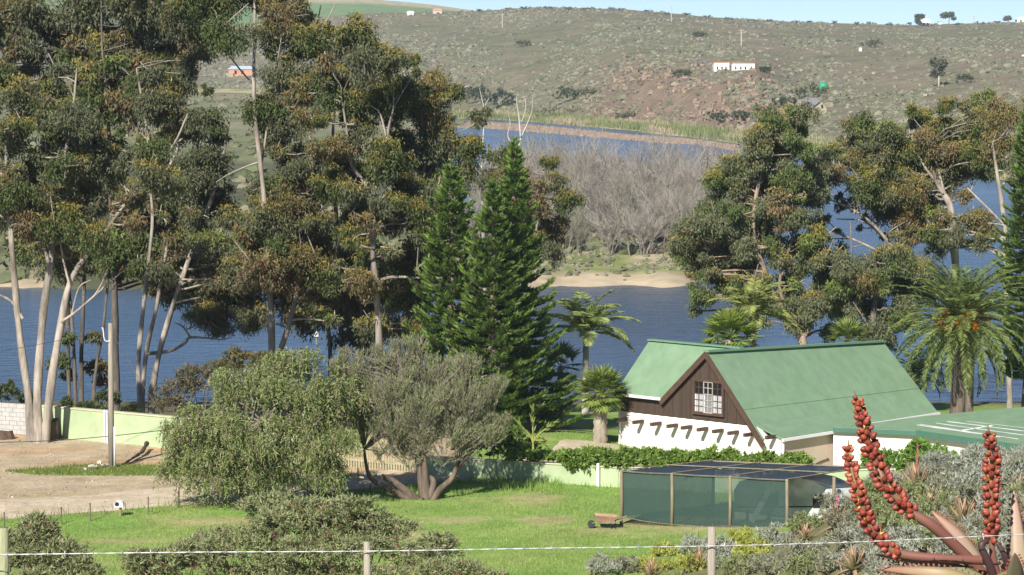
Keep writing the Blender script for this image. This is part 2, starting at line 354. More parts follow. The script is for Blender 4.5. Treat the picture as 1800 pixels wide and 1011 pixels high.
# ------------------------------------------------------------------ gum trees
BK = np.array((.38, .33, .275)); BKD = np.array((.17, .14, .11))
def smooth_path(pts, k=4):
    p = np.asarray(pts, float); n = len(p); t = np.arange(n); tt = np.linspace(0, n - 1, (n - 1) * k + 1)
    o = []
    for d in range(p.shape[1]):
        mm = np.gradient(p[:, d]); i = np.minimum(tt.astype(int), n - 2); f = tt - i
        h00 = 2 * f ** 3 - 3 * f ** 2 + 1; h10 = f ** 3 - 2 * f ** 2 + f; h01 = -2 * f ** 3 + 3 * f ** 2; h11 = f ** 3 - f ** 2
        o.append(h00 * p[i, d] + h10 * mm[i] + h01 * p[i + 1, d] + h11 * mm[i + 1])
    return np.stack(o, 1)
def px_path(pts, Y, rng, dy=.5):
    """(px, py, width px) list -> world polyline with radii"""
    W3 = []; off = 0
    for k, (a, b, w) in enumerate(pts):
        Yk = Y + off; off += rng.uniform(-dy, dy) * (1 if k else 0)
        W3.append(np.r_[P(a, b, Yk), w * .78 * Yk / FPX / 2])
    W3 = smooth_path(W3, 4); return W3[:, :3], np.maximum(W3[:, 3], .012)
def masses(poly, holes, step, rng, rmin, rmax):
    poly = np.asarray(poly, float); out = []
    x0, y0 = poly.min(0); x1, y1 = poly.max(0)
    for i, y in enumerate(np.arange(y0, y1, step * .86)):
        for x in np.arange(x0 + (i % 2) * step / 2, x1, step):
            q = np.array((x, y)) + rng.uniform(-.38, .38, 2) * step
            if not inpoly(q[0], q[1], poly): continue
            if any(inpoly(q[0], q[1], h) for h in holes): continue
            out.append((q[0], q[1], rng.uniform(rmin * .7, rmax) if rng.random() < .85 else rmin * rng.uniform(.4, .7)))
    return out
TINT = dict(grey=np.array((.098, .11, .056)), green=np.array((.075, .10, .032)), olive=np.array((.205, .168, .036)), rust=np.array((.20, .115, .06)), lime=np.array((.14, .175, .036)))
def gum_leaves(mb, c, r, rng, style, dens=1.0, L=.25, Wd=.068, tone=1.0):
    """one foliage mass: a handful of overlapping domed tufts hung with drooping leaves"""
    ns = max(7, int(8 + r * 5)); off = nrm(rng.normal(size=(ns, 3))) * rng.uniform(.2, .95, (ns, 1)) * r; off[:, 2] *= .85; off[:, 2] -= .12 * r * rng.random(ns)
    base = TINT['grey'] if rng.random() < .55 else TINT['green']
    for o in off:
        rs = r * rng.uniform(.24, .46); n = int(1350 * rs * rs * dens) + 18
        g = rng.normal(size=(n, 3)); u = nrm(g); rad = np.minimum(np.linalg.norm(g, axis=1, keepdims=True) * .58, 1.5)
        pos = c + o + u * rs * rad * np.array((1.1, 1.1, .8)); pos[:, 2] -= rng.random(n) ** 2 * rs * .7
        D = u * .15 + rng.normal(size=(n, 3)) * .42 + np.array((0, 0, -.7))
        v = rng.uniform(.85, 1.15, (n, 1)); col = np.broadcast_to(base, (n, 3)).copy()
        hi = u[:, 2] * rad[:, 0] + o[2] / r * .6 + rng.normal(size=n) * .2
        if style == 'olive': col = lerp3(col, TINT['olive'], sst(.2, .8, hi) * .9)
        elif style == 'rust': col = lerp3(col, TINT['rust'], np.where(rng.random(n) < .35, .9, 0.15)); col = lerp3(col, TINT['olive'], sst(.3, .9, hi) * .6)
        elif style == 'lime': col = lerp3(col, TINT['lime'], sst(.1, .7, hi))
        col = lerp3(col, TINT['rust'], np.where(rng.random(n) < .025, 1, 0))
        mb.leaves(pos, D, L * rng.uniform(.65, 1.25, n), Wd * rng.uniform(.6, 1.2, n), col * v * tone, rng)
def gum_tree(label, Y, trunks, ms, seed, group, bark=None, dens=1.0, rust=.25, olive=.45, cat='tree', L=.19, Wd=.075, limbs=True, dy=(-1.6, 2.4), tone=1.0):
    rng = np.random.default_rng(seed); bark = BK if bark is None else bark
    p0 = P(trunks[0][0][0], trunks[0][0][1], Y); g = gz(p0[0], p0[1])
    t = thing('gum_tree', label, cat, (p0[0], p0[1], g), group)
    paths = []; main = None
    nmain = 0
    tb = MB(); bb = MB(); trunk_objs = []
    for k, tr in enumerate(trunks):
        p, r = px_path(tr, Y, rng, .35)
        root = trunks[0][0][1] - tr[0][1] < 35
        if root:
            gg = gz(p[0][0], p[0][1]) - .25
            if p[0][2] > gg:
                f = p[0].copy(); f[2] = gg; p = np.vstack([f, p]); r = np.r_[r[0] * 1.2, r]
        cc = lerp3(np.broadcast_to(bark, (len(p), 3)), bark * .55 + np.array((.03, .015, 0)), sst(.55, .8, fbm(p[:, 2] * .5 + seed, p[:, 0] * .2 + k)) * .8)
        mbx = MB(); mbx.tube(p, r * (1 + .10 * np.sin(p[:, 2] * 2.1 + k)), 9, np.repeat(cc, 9, 0))
        if root: mbx.build('trunk', M_bark, t, True); nmain += 1
        else: bb.tube(p, r, 7, bark)
        paths.append((p, r))
    allp = np.vstack([a for a, b in paths]); allr = np.concatenate([b for a, b in paths])
    lf = MB()
    for (a, b, rp) in ms:
        Ym = Y + rng.uniform(*dy); c = P(a, b, Ym); r = rp * Ym / FPX
        w = rng.random(); style = 'rust' if w < rust else 'olive' if w < rust + olive else 'lime' if w < rust + olive + .06 else 'plain'
        gum_leaves(lf, c, r, rng, style, dens, L, Wd, tone)
        if limbs:
            dd = allp - c; cost = np.linalg.norm(dd, axis=1) + 2.2 * np.maximum(dd[:, 2] + .3 * r, 0)
            k = int(np.argmin(cost)); s = allp[k]; rr = min(allr[k] * .55, .10)
            mid = (s + c) / 2 + np.array((rng.normal() * .3, rng.normal() * .3, .1 * np.linalg.norm(c - s) - .2))
            pp = smooth_path([s, s * .6 + mid * .4 + rng.normal(size=3) * .12, mid, c + np.array((0, 0, -.2 * r)), c + rng.normal(size=3) * r * .5 + np.array((0, 0, .4 * r))], 3)
            bb.tube(pp, np.linspace(rr, .03, len(pp)), 5, bark * rng.uniform(.7, 1.1))
            for q in range(3):
                e = c + nrm(rng.normal(size=3)) * r * .95; pp = smooth_path([pp[-4], (c + e) / 2 + rng.normal(size=3) * .15, e], 3) if False else np.array([pp[-4] if q == 0 else c, (c + e) / 2 + rng.normal(size=3) * .12, e])
                bb.tube(pp, np.array((.035, .025, .012)), 4, bark * rng.uniform(.6, 1.05))
    if bb.v: bb.build('branches', M_bark, t, True)
    if lf.v: lf.build('crown', M_leaf, t)
    return t

LEFT = [(-30, -70), (545, -70), (552, 30), (590, 12), (640, 45), (632, 92), (690, 80), (730, 98), (780, 113), (815, 160), (850, 195), (858, 240), (842, 295), (790, 330), (765, 420), (745, 590), (600, 596), (560, 565), (520, 545), (440, 560), (405, 582), (365, 560), (330, 515), (250, 480), (190, 490), (130, 480), (60, 445), (-30, 455)]
HOLE = [[(362, 58), (466, 45), (474, 165), (368, 182)], [(385, 190), (455, 175), (460, 352), (395, 345)], [(175, 375), (230, 380), (240, 405), (180, 405)], [(548, -80), (700, -80), (620, 40), (560, 60)], [(-40, 380), (45, 400), (45, 520), (-40, 520)]]
rngm = np.random.default_rng(21)
front = masses(LEFT, HOLE, 47, rngm, 26, 44); rear = masses(LEFT, HOLE, 60, rngm, 34, 52)
rear += masses([(30, 300), (370, 330), (395, 400), (480, 380), (745, 330), (745, 600), (560, 575), (440, 560), (330, 525), (200, 490), (50, 455)], HOLE[2:], 52, rngm, 30, 44)
GT = {  # key: depth, label, trunks, attractors, front?
 'A': (126.4, 'gum tree with three pale trunks from one base by the grey block wall',
       [[(57, 777, 25), (50, 700, 19), (36, 600, 16), (28, 520, 15), (20, 420, 13), (14, 330, 10), (10, 240, 7)],
        [(68, 779, 25), (66, 690, 20), (75, 560, 18), (87, 470, 16), (92, 420, 13), (100, 330, 10), (125, 220, 7), (135, 120, 4)],
        [(78, 780, 22), (92, 660, 19), (108, 565, 17), (122, 500, 15), (150, 450, 12), (182, 412, 10), (215, 365, 8), (300, 262, 6), (330, 200, 3)],
        [(107, 566, 7), (130, 551, 6), (165, 521, 5), (218, 474, 3)], [(126, 552, 4), (139, 506, 4), (160, 492, 2)], [(165, 521, 3), (178, 500, 3), (190, 470, 2)],
        [(88, 470, 9), (75, 430, 7), (60, 400, 5)], [(122, 500, 6), (112, 460, 5), (105, 420, 4)], [(40, 560, 8), (20, 530, 6), (-10, 515, 5)]],
       [(40, 330), (150, 330), (240, 300), (90, 230), (60, 430)], 1),
 'B': (146, 'thick straight dark gum trunk standing behind the utility pole',
       [[(205, 715, 18), (203, 640, 17), (202, 560, 16), (200, 450, 14), (194, 330, 11), (190, 200, 8), (180, 90, 5), (178, 0, 3)]], [(190, 180), (250, 100), (215, 400)], 0),
 'C': (151, 'slender dark gum trunks in a clump left of the utility pole',
       [[(122, 705, 10), (120, 640, 9), (118, 520, 8), (112, 400, 6), (100, 250, 4)], [(133, 708, 9), (129, 600, 8), (122, 500, 6), (125, 420, 4)], [(143, 712, 11), (143, 620, 10), (147, 520, 9), (150, 400, 7), (150, 200, 5), (140, 60, 3)], [(163, 712, 9), (170, 640, 8), (182, 570, 7), (192, 470, 5)]], [(40, 100), (120, 60), (120, 430)], 0),
 'D': (141.5, 'gum tree with a pale leaning trunk and a dark crooked limb over the water',
       [[(266, 692, 15), (280, 620, 13), (300, 550, 12), (320, 490, 11), (345, 420, 10), (375, 340, 9), (393, 270, 7), (405, 200, 4)],
        [(247, 700, 14), (243, 640, 11), (252, 540, 10), (262, 450, 9), (268, 380, 7), (260, 290, 5)], [(250, 700, 11), (257, 620, 10), (275, 540, 9), (285, 480, 7), (300, 400, 5)],
        [(258, 622, 9), (298, 617, 8), (325, 603, 7), (336, 593, 6), (390, 597, 2)], [(335, 594, 5), (322, 575, 4), (305, 566, 3)], [(300, 215, 5), (312, 260, 7), (290, 305, 8), (280, 330, 8)], [(240, 120, 4), (128, 190, 5), (130, 160, 4)][:1] + [(250, 180, 5), (262, 250, 6)]],
       [(340, 300), (330, 420), (300, 180), (400, 420), (390, 520)], 1),
 'E': (138, 'tallest gum with a bare white trunk rising out of the picture',
       [[(478, 628, 16), (476, 540, 15), (470, 450, 14), (465, 360, 12), (458, 290, 11), (448, 200, 10), (446, 120, 8), (448, 40, 6), (446, -40, 4)], [(458, 300, 5), (478, 170, 5), (490, 95, 4), (502, 20, 3)], [(447, 150, 4), (420, 120, 4), (385, 70, 3), (365, 20, 2)], [(478, 175, 4), (497, 145, 3), (515, 128, 2)], [(447, 30, 3), (470, 25, 2)], [(457, 285, 5), (440, 290, 4), (405, 305, 3), (380, 320, 2)]],
       [(440, 10), (500, 20), (400, 30), (480, 110), (440, 420)], 1),
 'F': (139.2, 'gum with a pale trunk leaning right beside the tallest white trunk',
       [[(488, 628, 14), (505, 580, 12), (522, 510, 11), (535, 430, 10), (545, 350, 8), (549, 280, 6), (540, 200, 4)], [(549, 325, 5), (580, 322, 5), (602, 308, 3)], [(500, 240, 4), (520, 215, 4), (540, 160, 3)]], [(520, 300), (520, 430), (500, 220), (560, 400)], 1),
 'G': (131.5, 'gum with a thick white trunk and a broken side limb left of the conifers',
       [[(668, 655, 17), (665, 560, 16), (658, 480, 15), (655, 420, 14), (652, 350, 12), (640, 320, 9), (618, 288, 8), (608, 220, 6), (600, 170, 4)], [(661, 496, 9), (690, 487, 7), (742, 489, 5)], [(656, 412, 7), (672, 398, 5), (692, 392, 3)], [(654, 352, 6), (676, 280, 7), (683, 225, 6), (692, 190, 4)], [(680, 245, 5), (668, 200, 4), (655, 188, 3)], [(657, 530, 5), (643, 533, 4)]],
       [(640, 220), (600, 150), (640, 420), (690, 420), (600, 300), (690, 120), (560, 200)], 1),
 'H': (136, 'broad gum with forked pale limbs overhanging the tallest conifers',
       [[(735, 610, 10), (738, 520, 10), (742, 450, 9), (735, 350, 9), (750, 310, 8), (775, 280, 6), (790, 240, 4)], [(735, 345, 7), (748, 290, 6), (772, 255, 4)], [(740, 330, 7), (775, 300, 5), (785, 285, 3)]], [(790, 200), (760, 260), (740, 160), (720, 480), (810, 260)], 1),
 'I': (148, 'dark gum at the back behind the broken limbed white trunk',
       [[(600, 612, 12), (598, 520, 11), (592, 400, 10), (585, 250, 7), (592, 110, 4)], [(632, 612, 13), (632, 500, 11), (625, 380, 8)], [(580, 605, 9), (570, 520, 8), (560, 420, 6)]], [(600, 60), (560, 120), (580, 500), (630, 540)], 0)}
assign = {k: [] for k in GT}
for lst, fr in ((front, 1), (rear, 0)):
    for mm in lst:
        best = min(((min(math.hypot(mm[0] - a, mm[1] - b) for a, b in v[3]) + (0 if v[4] == fr else 60), k) for k, v in GT.items()))[1]
        assign[best].append(mm)
assign['C'] += [(100, 632, 20), (120, 655, 14), (170, 640, 20), (180, 668, 14), (115, 590, 16), (165, 590, 14)]
assign['D'] += [(390, 575, 26), (372, 545, 26)]
assign['F'] += [(452, 555, 22), (585, 560, 20)]
for i, (k, v) in enumerate(GT.items()):
    dark = k in 'BCI'  # bark of these rear trunks darkened to paint in their shade
    ol = .6 if k in 'GHI' else .38
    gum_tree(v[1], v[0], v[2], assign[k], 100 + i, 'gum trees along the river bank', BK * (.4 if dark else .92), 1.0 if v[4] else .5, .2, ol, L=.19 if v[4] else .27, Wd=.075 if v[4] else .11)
# gum behind the conifers
gum_tree('small round gum peeping out right of the tallest conifer', 150, [[(905, 700, 12), (910, 560, 11), (930, 450, 9), (950, 370, 6), (955, 310, 4)]],
         masses([(915, 268), (962, 272), (1003, 335), (998, 400), (965, 452), (930, 445), (850, 320), (845, 280), (880, 275)], [], 34, rngm, 20, 32), 131, 'gum trees along the river bank', BK * .7, 1.0, .15, .3)
# right-hand group
gum_tree('broad leaning gum rising behind the green roofed house', 152, [[(1412, 640, 26), (1410, 600, 24), (1395, 570, 20), (1360, 520, 15), (1342, 470, 13), (1325, 420, 11), (1330, 340, 9), (1355, 260, 6), (1370, 215, 4)], [(1395, 572, 12), (1370, 500, 8), (1392, 420, 6), (1400, 330, 4)], [(1410, 600, 10), (1440, 540, 6), (1452, 480, 4)], [(1342, 470, 6), (1290, 420, 5), (1250, 390, 3)]],
         masses([(1325, 205), (1415, 188), (1428, 255), (1445, 310), (1448, 420), (1500, 475), (1515, 550), (1455, 560), (1420, 585), (1375, 540), (1300, 535), (1230, 520), (1198, 450), (1198, 400), (1245, 340), (1280, 285), (1318, 255)], [[(1335, 400), (1350, 395), (1360, 500), (1340, 500)]], 27, rngm, 24, 36) + [(1300, 545, 24), (1340, 560, 22), (1460, 575, 22), (1410, 570, 22), (1240, 520, 18), (1220, 545, 12)],
         141, 'gum trees at the right bend', np.array((.33, .25, .19)), 1.0, .06, .25, tone=1.4)
gum_tree('wide gum with rust tinged crown and spreading pale limbs at right', 158, [[(1700, 700, 22), (1690, 560, 20), (1680, 470, 18), (1672, 370, 15), (1655, 335, 12), (1630, 280, 8), (1605, 245, 6), (1575, 240, 3)], [(1672, 365, 10), (1645, 320, 8), (1630, 300, 6), (1600, 260, 4), (1560, 280, 3)], [(1660, 340, 8), (1650, 300, 6), (1640, 250, 4)], [(1690, 560, 9), (1600, 470, 8), (1530, 390, 7), (1480, 360, 5), (1455, 350, 3)], [(1600, 470, 7), (1520, 430, 6), (1460, 405, 4)], [(1560, 425, 5), (1520, 390, 4), (1470, 385, 2)]],
         masses([(1445, 262), (1500, 200), (1580, 195), (1650, 178), (1740, 165), (1770, 220), (1755, 310), (1700, 315), (1650, 350), (1590, 330), (1575, 380), (1520, 350), (1450, 310)], [], 29, rngm, 24, 38) + masses([(1535, 350), (1640, 330), (1672, 400), (1600, 430), (1550, 420)], [], 28, rngm, 22, 34) + masses([(1440, 290), (1520, 330), (1530, 440), (1450, 440)], [], 34, rngm, 8, 15) + [(1700, 340, 18), (1720, 400, 16), (1480, 360, 12), (1555, 300, 30), (1600, 310, 30)],
         142, 'gum trees at the right bend', BK * .9, 1.05, .3, .55, tone=1.15)
gum_tree('low dense gum between the leaning gum and the date palm', 150, [[(1530, 640, 14), (1535, 560, 13), (1540, 500, 11), (1545, 440, 7)], [(1490, 640, 7), (1493, 560, 6), (1497, 470, 5), (1495, 390, 3)]],
         masses([(1475, 470), (1530, 425), (1610, 415), (1640, 470), (1620, 545), (1585, 610), (1510, 600), (1480, 560)], [], 27, rngm, 24, 34),
         143, 'gum trees at the right bend', BK * .6, 1.05, .12, .3, tone=1.3)
gum_tree('gum with a pale forked trunk beside the dark conifer at right edge', 153, [[(1775, 700, 14), (1770, 560, 13), (1768, 420, 12), (1760, 350, 10), (1752, 300, 8), (1745, 250, 5)], [(1765, 395, 6), (1730, 360, 5), (1700, 330, 3)], [(1757, 330, 5), (1778, 310, 4)]],
         masses([(1745, 175), (1830, 170), (1830, 330), (1770, 320), (1742, 260)], [], 38, rngm, 22, 36) + masses([(1600, 400), (1690, 362), (1752, 372), (1752, 430), (1700, 450), (1640, 455)], [], 28, rngm, 20, 30),
         144, 'gum trees at the right bend', BK, 1.0, .2, .5, tone=1.15)

# ------------------------------------------------------------------ conifers (tiered branches with upswept tips)
def conifer(label, px, py0, py1, Y, prof, seed, tint):
    rng = np.random.default_rng(seed); top = P(px, py0, Y); x, y = top[0], Y; zb = gz(x, y); H = top[2] - zb
    t = thing('conifer', label, 'tree', (x, y, zb), 'tiered conifers')
    tk = MB(); zz = np.linspace(zb - .2, top[2], 14); tk.tube(np.stack([x + .05 * np.sin(zz), y + 0 * zz, zz], 1), np.linspace(.26, .03, 14), 8, (.26, .2, .15)); tk.build('trunk', M_bark, t, True)
    br = MB(); lf = MB(); z = zb + (top[2] - P(px, py1, Y)[2]) * 0 + max(.8, P(px, py1, Y)[2] - zb); step = .40
    while z < top[2] - .1:
        h = (z - zb) / H; R = np.interp(h, [a for a, b in prof], [b for a, b in prof]); nb = 8 if h < .75 else 6; a0 = rng.uniform(0, 6.28)
        for k in range(nb):
            an = a0 + k * 6.283 / nb + rng.uniform(-.22, .22); L = R * rng.uniform(.62, 1.18); bt = rng.uniform(.75, 1.2)
            if L < .12: continue
            dirh = np.array((math.cos(an), math.sin(an), 0)); side = np.array((-dirh[1], dirh[0], 0)); s = np.linspace(0, 1, 7)
            zc = z + rng.uniform(-.12, .12) - .16 * L * np.sin(s * 2.2) + .30 * L * s ** 3 * (.5 + h)
            pp = np.array((x, y, 0)) + dirh * (s * L)[:, None]; pp[:, 2] = zc; pp += side * (rng.normal() * .1 * L * s ** 2)[:, None]
            br.tube(pp, np.linspace(.035, .01, 7), 4, (.3, .24, .18))
            n = int(20 + L * 88); f = rng.uniform(.18, 1.0, n) ** .75; C0 = np.stack([np.interp(f, s, pp[:, d]) for d in range(3)], 1)
            lat = rng.choice((-1, 1), n) * rng.uniform(.0, 1, n); spread = .32 * np.minimum(1, L / 1.2) * (1.05 - .55 * f)
            C0 = C0 + side * (lat * spread)[:, None] + np.array((0, 0, 1)) * (rng.uniform(-.02, .1, n))[:, None]
            D = dirh * rng.uniform(.3, .9, (n, 1)) + side * (lat * .9)[:, None] + np.array((0, 0, 1)) * rng.uniform(.25, 1.0, (n, 1))
            col = tint * bt * rng.uniform(.75, 1.25, (n, 1)); col = lerp3(col, np.array((.235, .31, .06)), sst(.55, 1.0, f) * .55 * rng.random(n))
            lf.leaves(C0, D, .24 * rng.uniform(.7, 1.3, n), .085, col, rng)
        z += step * rng.uniform(.85, 1.15) * (1 if h < .8 else .75)
    n = 60; C0 = np.array((x, y, top[2])) - np.array((0, 0, 1)) * rng.uniform(0, .7, (n, 1)); lf.blades(C0, rng.normal(size=(n, 3)) * .5 + np.array((0, 0, .9)), .25, .06, tint * 1.2, rng)
    br.build('branches', M_bark, t, True); lf.build('crown', M_needle, t)
CT = np.array((.105, .185, .036))
conifer('left conifer of the three, with brown trunk showing through', 793, 285, 690, 131, [(0, 1.9), (.25, 2.1), (.45, 2.0), (.7, 1.35), (.85, .8), (1, .05)], 51, CT)
conifer('middle conifer, half hidden between its two neighbours', 866, 318, 720, 129, [(0, 2.2), (.2, 2.2), (.4, 1.9), (.6, 1.45), (.8, .85), (1, .05)], 52, CT * .95)
conifer('tallest conifer with skirts sweeping right to the lawn', 905, 246, 752, 131.5, [(0, 3.3), (.1, 3.2), (.25, 2.4), (.4, 1.8), (.6, 1.35), (.8, .85), (1, .05)], 53, CT)
conifer('dark conifer cut off by the right edge', 1812, 150, 660, 141, [(0, 1.7), (.2, 1.75), (.5, 1.5), (.8, .9), (1, .05)], 54, CT * .85)

# ------------------------------------------------------------------ palms
def frond(mb_r, mb_l, base, an, el, L, droop, rng, nl, ll, tint, vee=.5, lw=.045, ldroop=.3, start=.12):
    s = np.linspace(0, 1, 12); dirh = np.array((math.cos(an), math.sin(an), 0)); side = np.array((-dirh[1], dirh[0], 0))
    ang = el - droop * s ** 1.3; ds = L / 11; st = np.stack([np.cos(ang), np.sin(ang)], 1) * ds
    pos = np.vstack([[0, 0], np.cumsum(st, 0)[:-1]]); pp = base + dirh * pos[:, :1] + np.array((0, 0, 1)) * pos[:, 1:]
    mb_r.tube(pp, np.linspace(.03, .006, 12), 4, tint * np.array((1.5, 1.25, 1.2)))
    f = np.repeat(np.linspace(start, 1, nl), 2) + rng.normal(size=2 * nl) * .006; f = np.clip(f, 0, 1); sg = np.tile([1, -1], nl)
    C0 = np.stack([np.interp(f, s, pp[:, d]) for d in range(3)], 1); a = np.interp(f, s, ang)
    tang = dirh * np.cos(a)[:, None] + np.array((0, 0, 1)) * np.sin(a)[:, None]; up = -dirh * np.sin(a)[:, None] + np.array((0, 0, 1)) * np.cos(a)[:, None]
    D = tang * .75 + side * sg[:, None] * .8 + up * vee * .6 + np.array((0, 0, -ldroop)) + rng.normal(size=(2 * nl, 3)) * .1
    LL = ll * np.sin(np.pi * np.clip(f * .86 + .12, 0, 1)) ** .6 * rng.uniform(.85, 1.1, 2 * nl)
    mb_l.blades(C0, D, LL, lw, tint * 1.45 * rng.uniform(.75, 1.25, (2 * nl, 1)), rng, np.cross(tang, side) * .6 + rng.normal(size=(2 * nl, 3)) * .6)
def palm(name, label, px, pyb, pyc, Y, nf, L, seed, tint, tr=.16, els=(-.5, 1.45), droop=1.3, nl=46, ll=.5, group='palms in the garden', trunk_col=(.42, .38, .31), fruit=0, x2=None, lw=.045, ldroop=.3):
    rng = np.random.default_rng(seed); c = P(px, pyc, Y); b = ptz(px if x2 is None else x2, Y)
    t = thing(name, label, 'palm tree', b, group)
    s = np.linspace(0, 1, 16)[:, None]; pp = (b - (0, 0, .2)) * (1 - s) + c * s; k = MB(); rr = tr * (1.25 - .35 * s[:, 0]) * (1 + .06 * np.tile([1, -1], 8)); k.tube(pp, rr, 10, trunk_col); k.build('trunk', M_bark, t, True)
    r_, l_ = MB(), MB()
    for i in range(nf):
        u = (i + .5) / nf; el = els[0] + (els[1] - els[0]) * u ** .9; an = i * 2.39996 + rng.normal() * .15
        frond(r_, l_, c + np.array((0, 0, .1)), an, el, L * rng.uniform(.85, 1.1), droop * rng.uniform(.75, 1.2), rng, nl, ll, tint, .5, lw, ldroop)
    r_.build('frond_ribs', M_palm, t, True); l_.build('crown', M_palm, t)
    if fruit:
        for i in range(fruit):
            an = rng.uniform(3.3, 6.1); e = rng.uniform(-.1, .9); f_ = MB(); n = 90
            o = c + np.array((math.cos(an) * 1.1 * math.cos(e), math.sin(an) * 1.3 * math.cos(e), .75 * e + .15)); st = np.array((.25 * math.cos(an), .25 * math.sin(an), 0))
            f_.tube(np.array([c + (0, 0, .2), (c + o) / 2 + (0, 0, .35), o]), .025, 5, (.5, .28, .04))
            D = rng.normal(size=(n, 3)) * .5 + np.array((math.cos(an) * .5, math.sin(an) * .5, -.55)); f_.blades(o + rng.normal(size=(n, 3)) * .07, D, rng.uniform(.2, .42, n), .035, np.array((.62, .27, .02)) * rng.uniform(.7, 1.15, (n, 1)), rng)
            f_.build('fruit_bunch', M_palm, t)
    return t
def fan_palm(label, px, pyc, Y, nf, R, seed, tint, tr=.2, group='palms in the garden', els=(-.7, 1.4)):
    rng = np.random.default_rng(seed); c = P(px, pyc, Y); b = ptz(px, Y); t = thing('fan_palm', label, 'palm tree', b, group)
    s = np.linspace(0, 1, 14)[:, None]; pp = (b - (0, 0, .2)) * (1 - s) + c * s; k = MB(); k.tube(pp, tr * (1.15 - .2 * s[:, 0]) * (1 + .09 * np.tile([1, -1], 7)), 10, (.36, .31, .24)); k.build('trunk', M_bark, t, True)
    r_, l_ = MB(), MB()
    for i in range(nf):
        u = (i + .5) / nf; el = els[0] + (els[1] - els[0]) * u; an = i * 2.39996; d = np.array((math.cos(an) * math.cos(el), math.sin(an) * math.cos(el), math.sin(el))); sd_ = np.array((-math.sin(an), math.cos(an), 0)); up = np.cross(d, sd_)
        h = c + d * R * .55; r_.tube(np.array([c, h]), .018, 4, tint * 1.2)
        n = 26; th = np.linspace(-1.75, 1.75, n); D = d * np.cos(th)[:, None] + sd_ * np.sin(th)[:, None] + np.array((0, 0, -.28)) + up * .12 * (np.arange(n) % 2)[:, None]
        l_.blades(np.repeat(h[None], n, 0), D, R * .55 * rng.uniform(.85, 1.1, n), .075 * R, tint * rng.uniform(.8, 1.3, (n, 1)), rng, np.repeat(up[None], n, 0) + rng.normal(size=(n, 3)) * .2)
    r_.build('leaf_stalks', M_palm, t, True); l_.build('crown', M_palm, t)
PT = np.array((.115, .165, .055))
palm('feather_palm', 'tall feather palm with pale trunk in front of open water', 1030, 690, 588, 149, 22, 2.9, 61, np.array((.19, .235, .075)), .17, (.1, 1.5), 1.45, 70, .72, ldroop=.5, lw=.07, trunk_col=(.5, .45, .38))
fan_palm('short stout fan palm on the lawn left of the white house', 1056, 690, 127.5, 40, 1.3, 62, np.array((.19, .25, .055)), .30)
palm('feather_palm', 'feather palm with thin trunk just behind the house ridge', 1325, 640, 556, 139, 20, 2.5, 63, np.array((.19, .215, .065)), .15, (.0, 1.5), 1.35, 64, .6, ldroop=.45, lw=.065, trunk_col=(.5, .43, .3))
fan_palm('bright fan palm left of the thin palm behind the house ridge', 1283, 596, 136.5, 32, 1.6, 64, np.array((.2, .265, .05)), .25)
fan_palm('small fan palm tip showing above the long roof ridge', 1490, 598, 140, 20, 1.15, 65, np.array((.17, .22, .055)), .2, els=(.0, 1.4))
palm('date_palm', 'large date palm with orange fruit bunches right of the house', 1692, 700, 575, 134, 120, 3.9, 66, np.array((.115, .15, .042)), .32, (-.75, 1.5), 1.25, 64, .5, fruit=9, trunk_col=(.16, .13, .1), x2=1685, lw=.05)
palm('date_palm', 'smaller palm drooping beside the right end of the house roof', 1612, 700, 660, 137, 24, 2.0, 67, PT, .2, (-.4, 1.4), 1.3, 40, .42)
fan_palm('fan palm leaf tuft behind the tallest conifer skirt', 985, 645, 137, 12, 1.3, 68, np.array((.15, .19, .07)), .16)
# bare stump trunk beside the date palm
q = ptz(1703, 133.2); t = thing('palm_trunk', 'second dark trunk slanting up into the date palm crown', 'palm tree', q); k = MB(); k.tube(np.array([q - (0, 0, .2), q + (.15, 0, 1.5), P(1706, 600, 133.6)]), (.24, .2, .22), 9, (.16, .13, .1)); k.build('trunk', M_bark, t, True)

# ------------------------------------------------------------------ the green-roofed house
M_roof = plain('green_roof_sheet', (.185, .285, .175), .6, 1.4, .84, 1.12, .3, 0, (1.3, 1.3, .3), 0, ((.23, .315, .21), .35, .35))
M_roofcap = plain('green_ridge_cap', (.15, .27, .17), .5, 2.0)
M_fascia = plain('dark_green_fascia', (.06, .15, .11), .6, 2.0)
M_white = plain('white_plaster', (.79, .74, .68), .85, 1.2, .93, 1.05, .2, 0, None, 0, ((.62, .56, .47), .5, .5))
M_shaded_side = plain('shaded_side_plaster', (.60, .47, .38), .85, 1.2, .92, 1.06, .2, 0, None, 0, ((.5, .4, .3), .8, .4))  # weak grazing light on the side walls put into a beige plaster colour
M_board = plain('brown_timber', (.062, .042, .031), .75, 7.0, .65, 1.35, .3, .3, (3.2, 3.2, .25), 0, ((.10, .08, .06), .6, .5))
M_barge = plain('brown_bargeboard', (.085, .052, .036), .6, 3.0, .75, 1.25)
M_paint = plain('white_paint', (.78, .77, .78), .5, 3.0, .92, 1.05)
M_lace = plain('white_curtain', (.78, .79, .8), .9, 9.0, .85, 1.1)
m, n, out = new_mat('window_glass'); p = n.nodes.new('ShaderNodeBsdfPrincipled'); p.inputs['Base Color'].default_value = (.02, .022, .025, 1); p.inputs['Roughness'].default_value = .06; tr_ = n.nodes.new('ShaderNodeBsdfTransparent'); mx = n.nodes.new('ShaderNodeMixShader'); mx.inputs[0].default_value = .3
n.links.new(tr_.outputs[0], mx.inputs[1]); n.links.new(p.outputs[0], mx.inputs[2]); n.links.new(mx.outputs[0], out.inputs[0]); M_glass = m
M_sash = plain('cream_sash', (.42, .40, .37), .6)
M_dark = plain('dark_interior', (.02, .018, .016), .9)

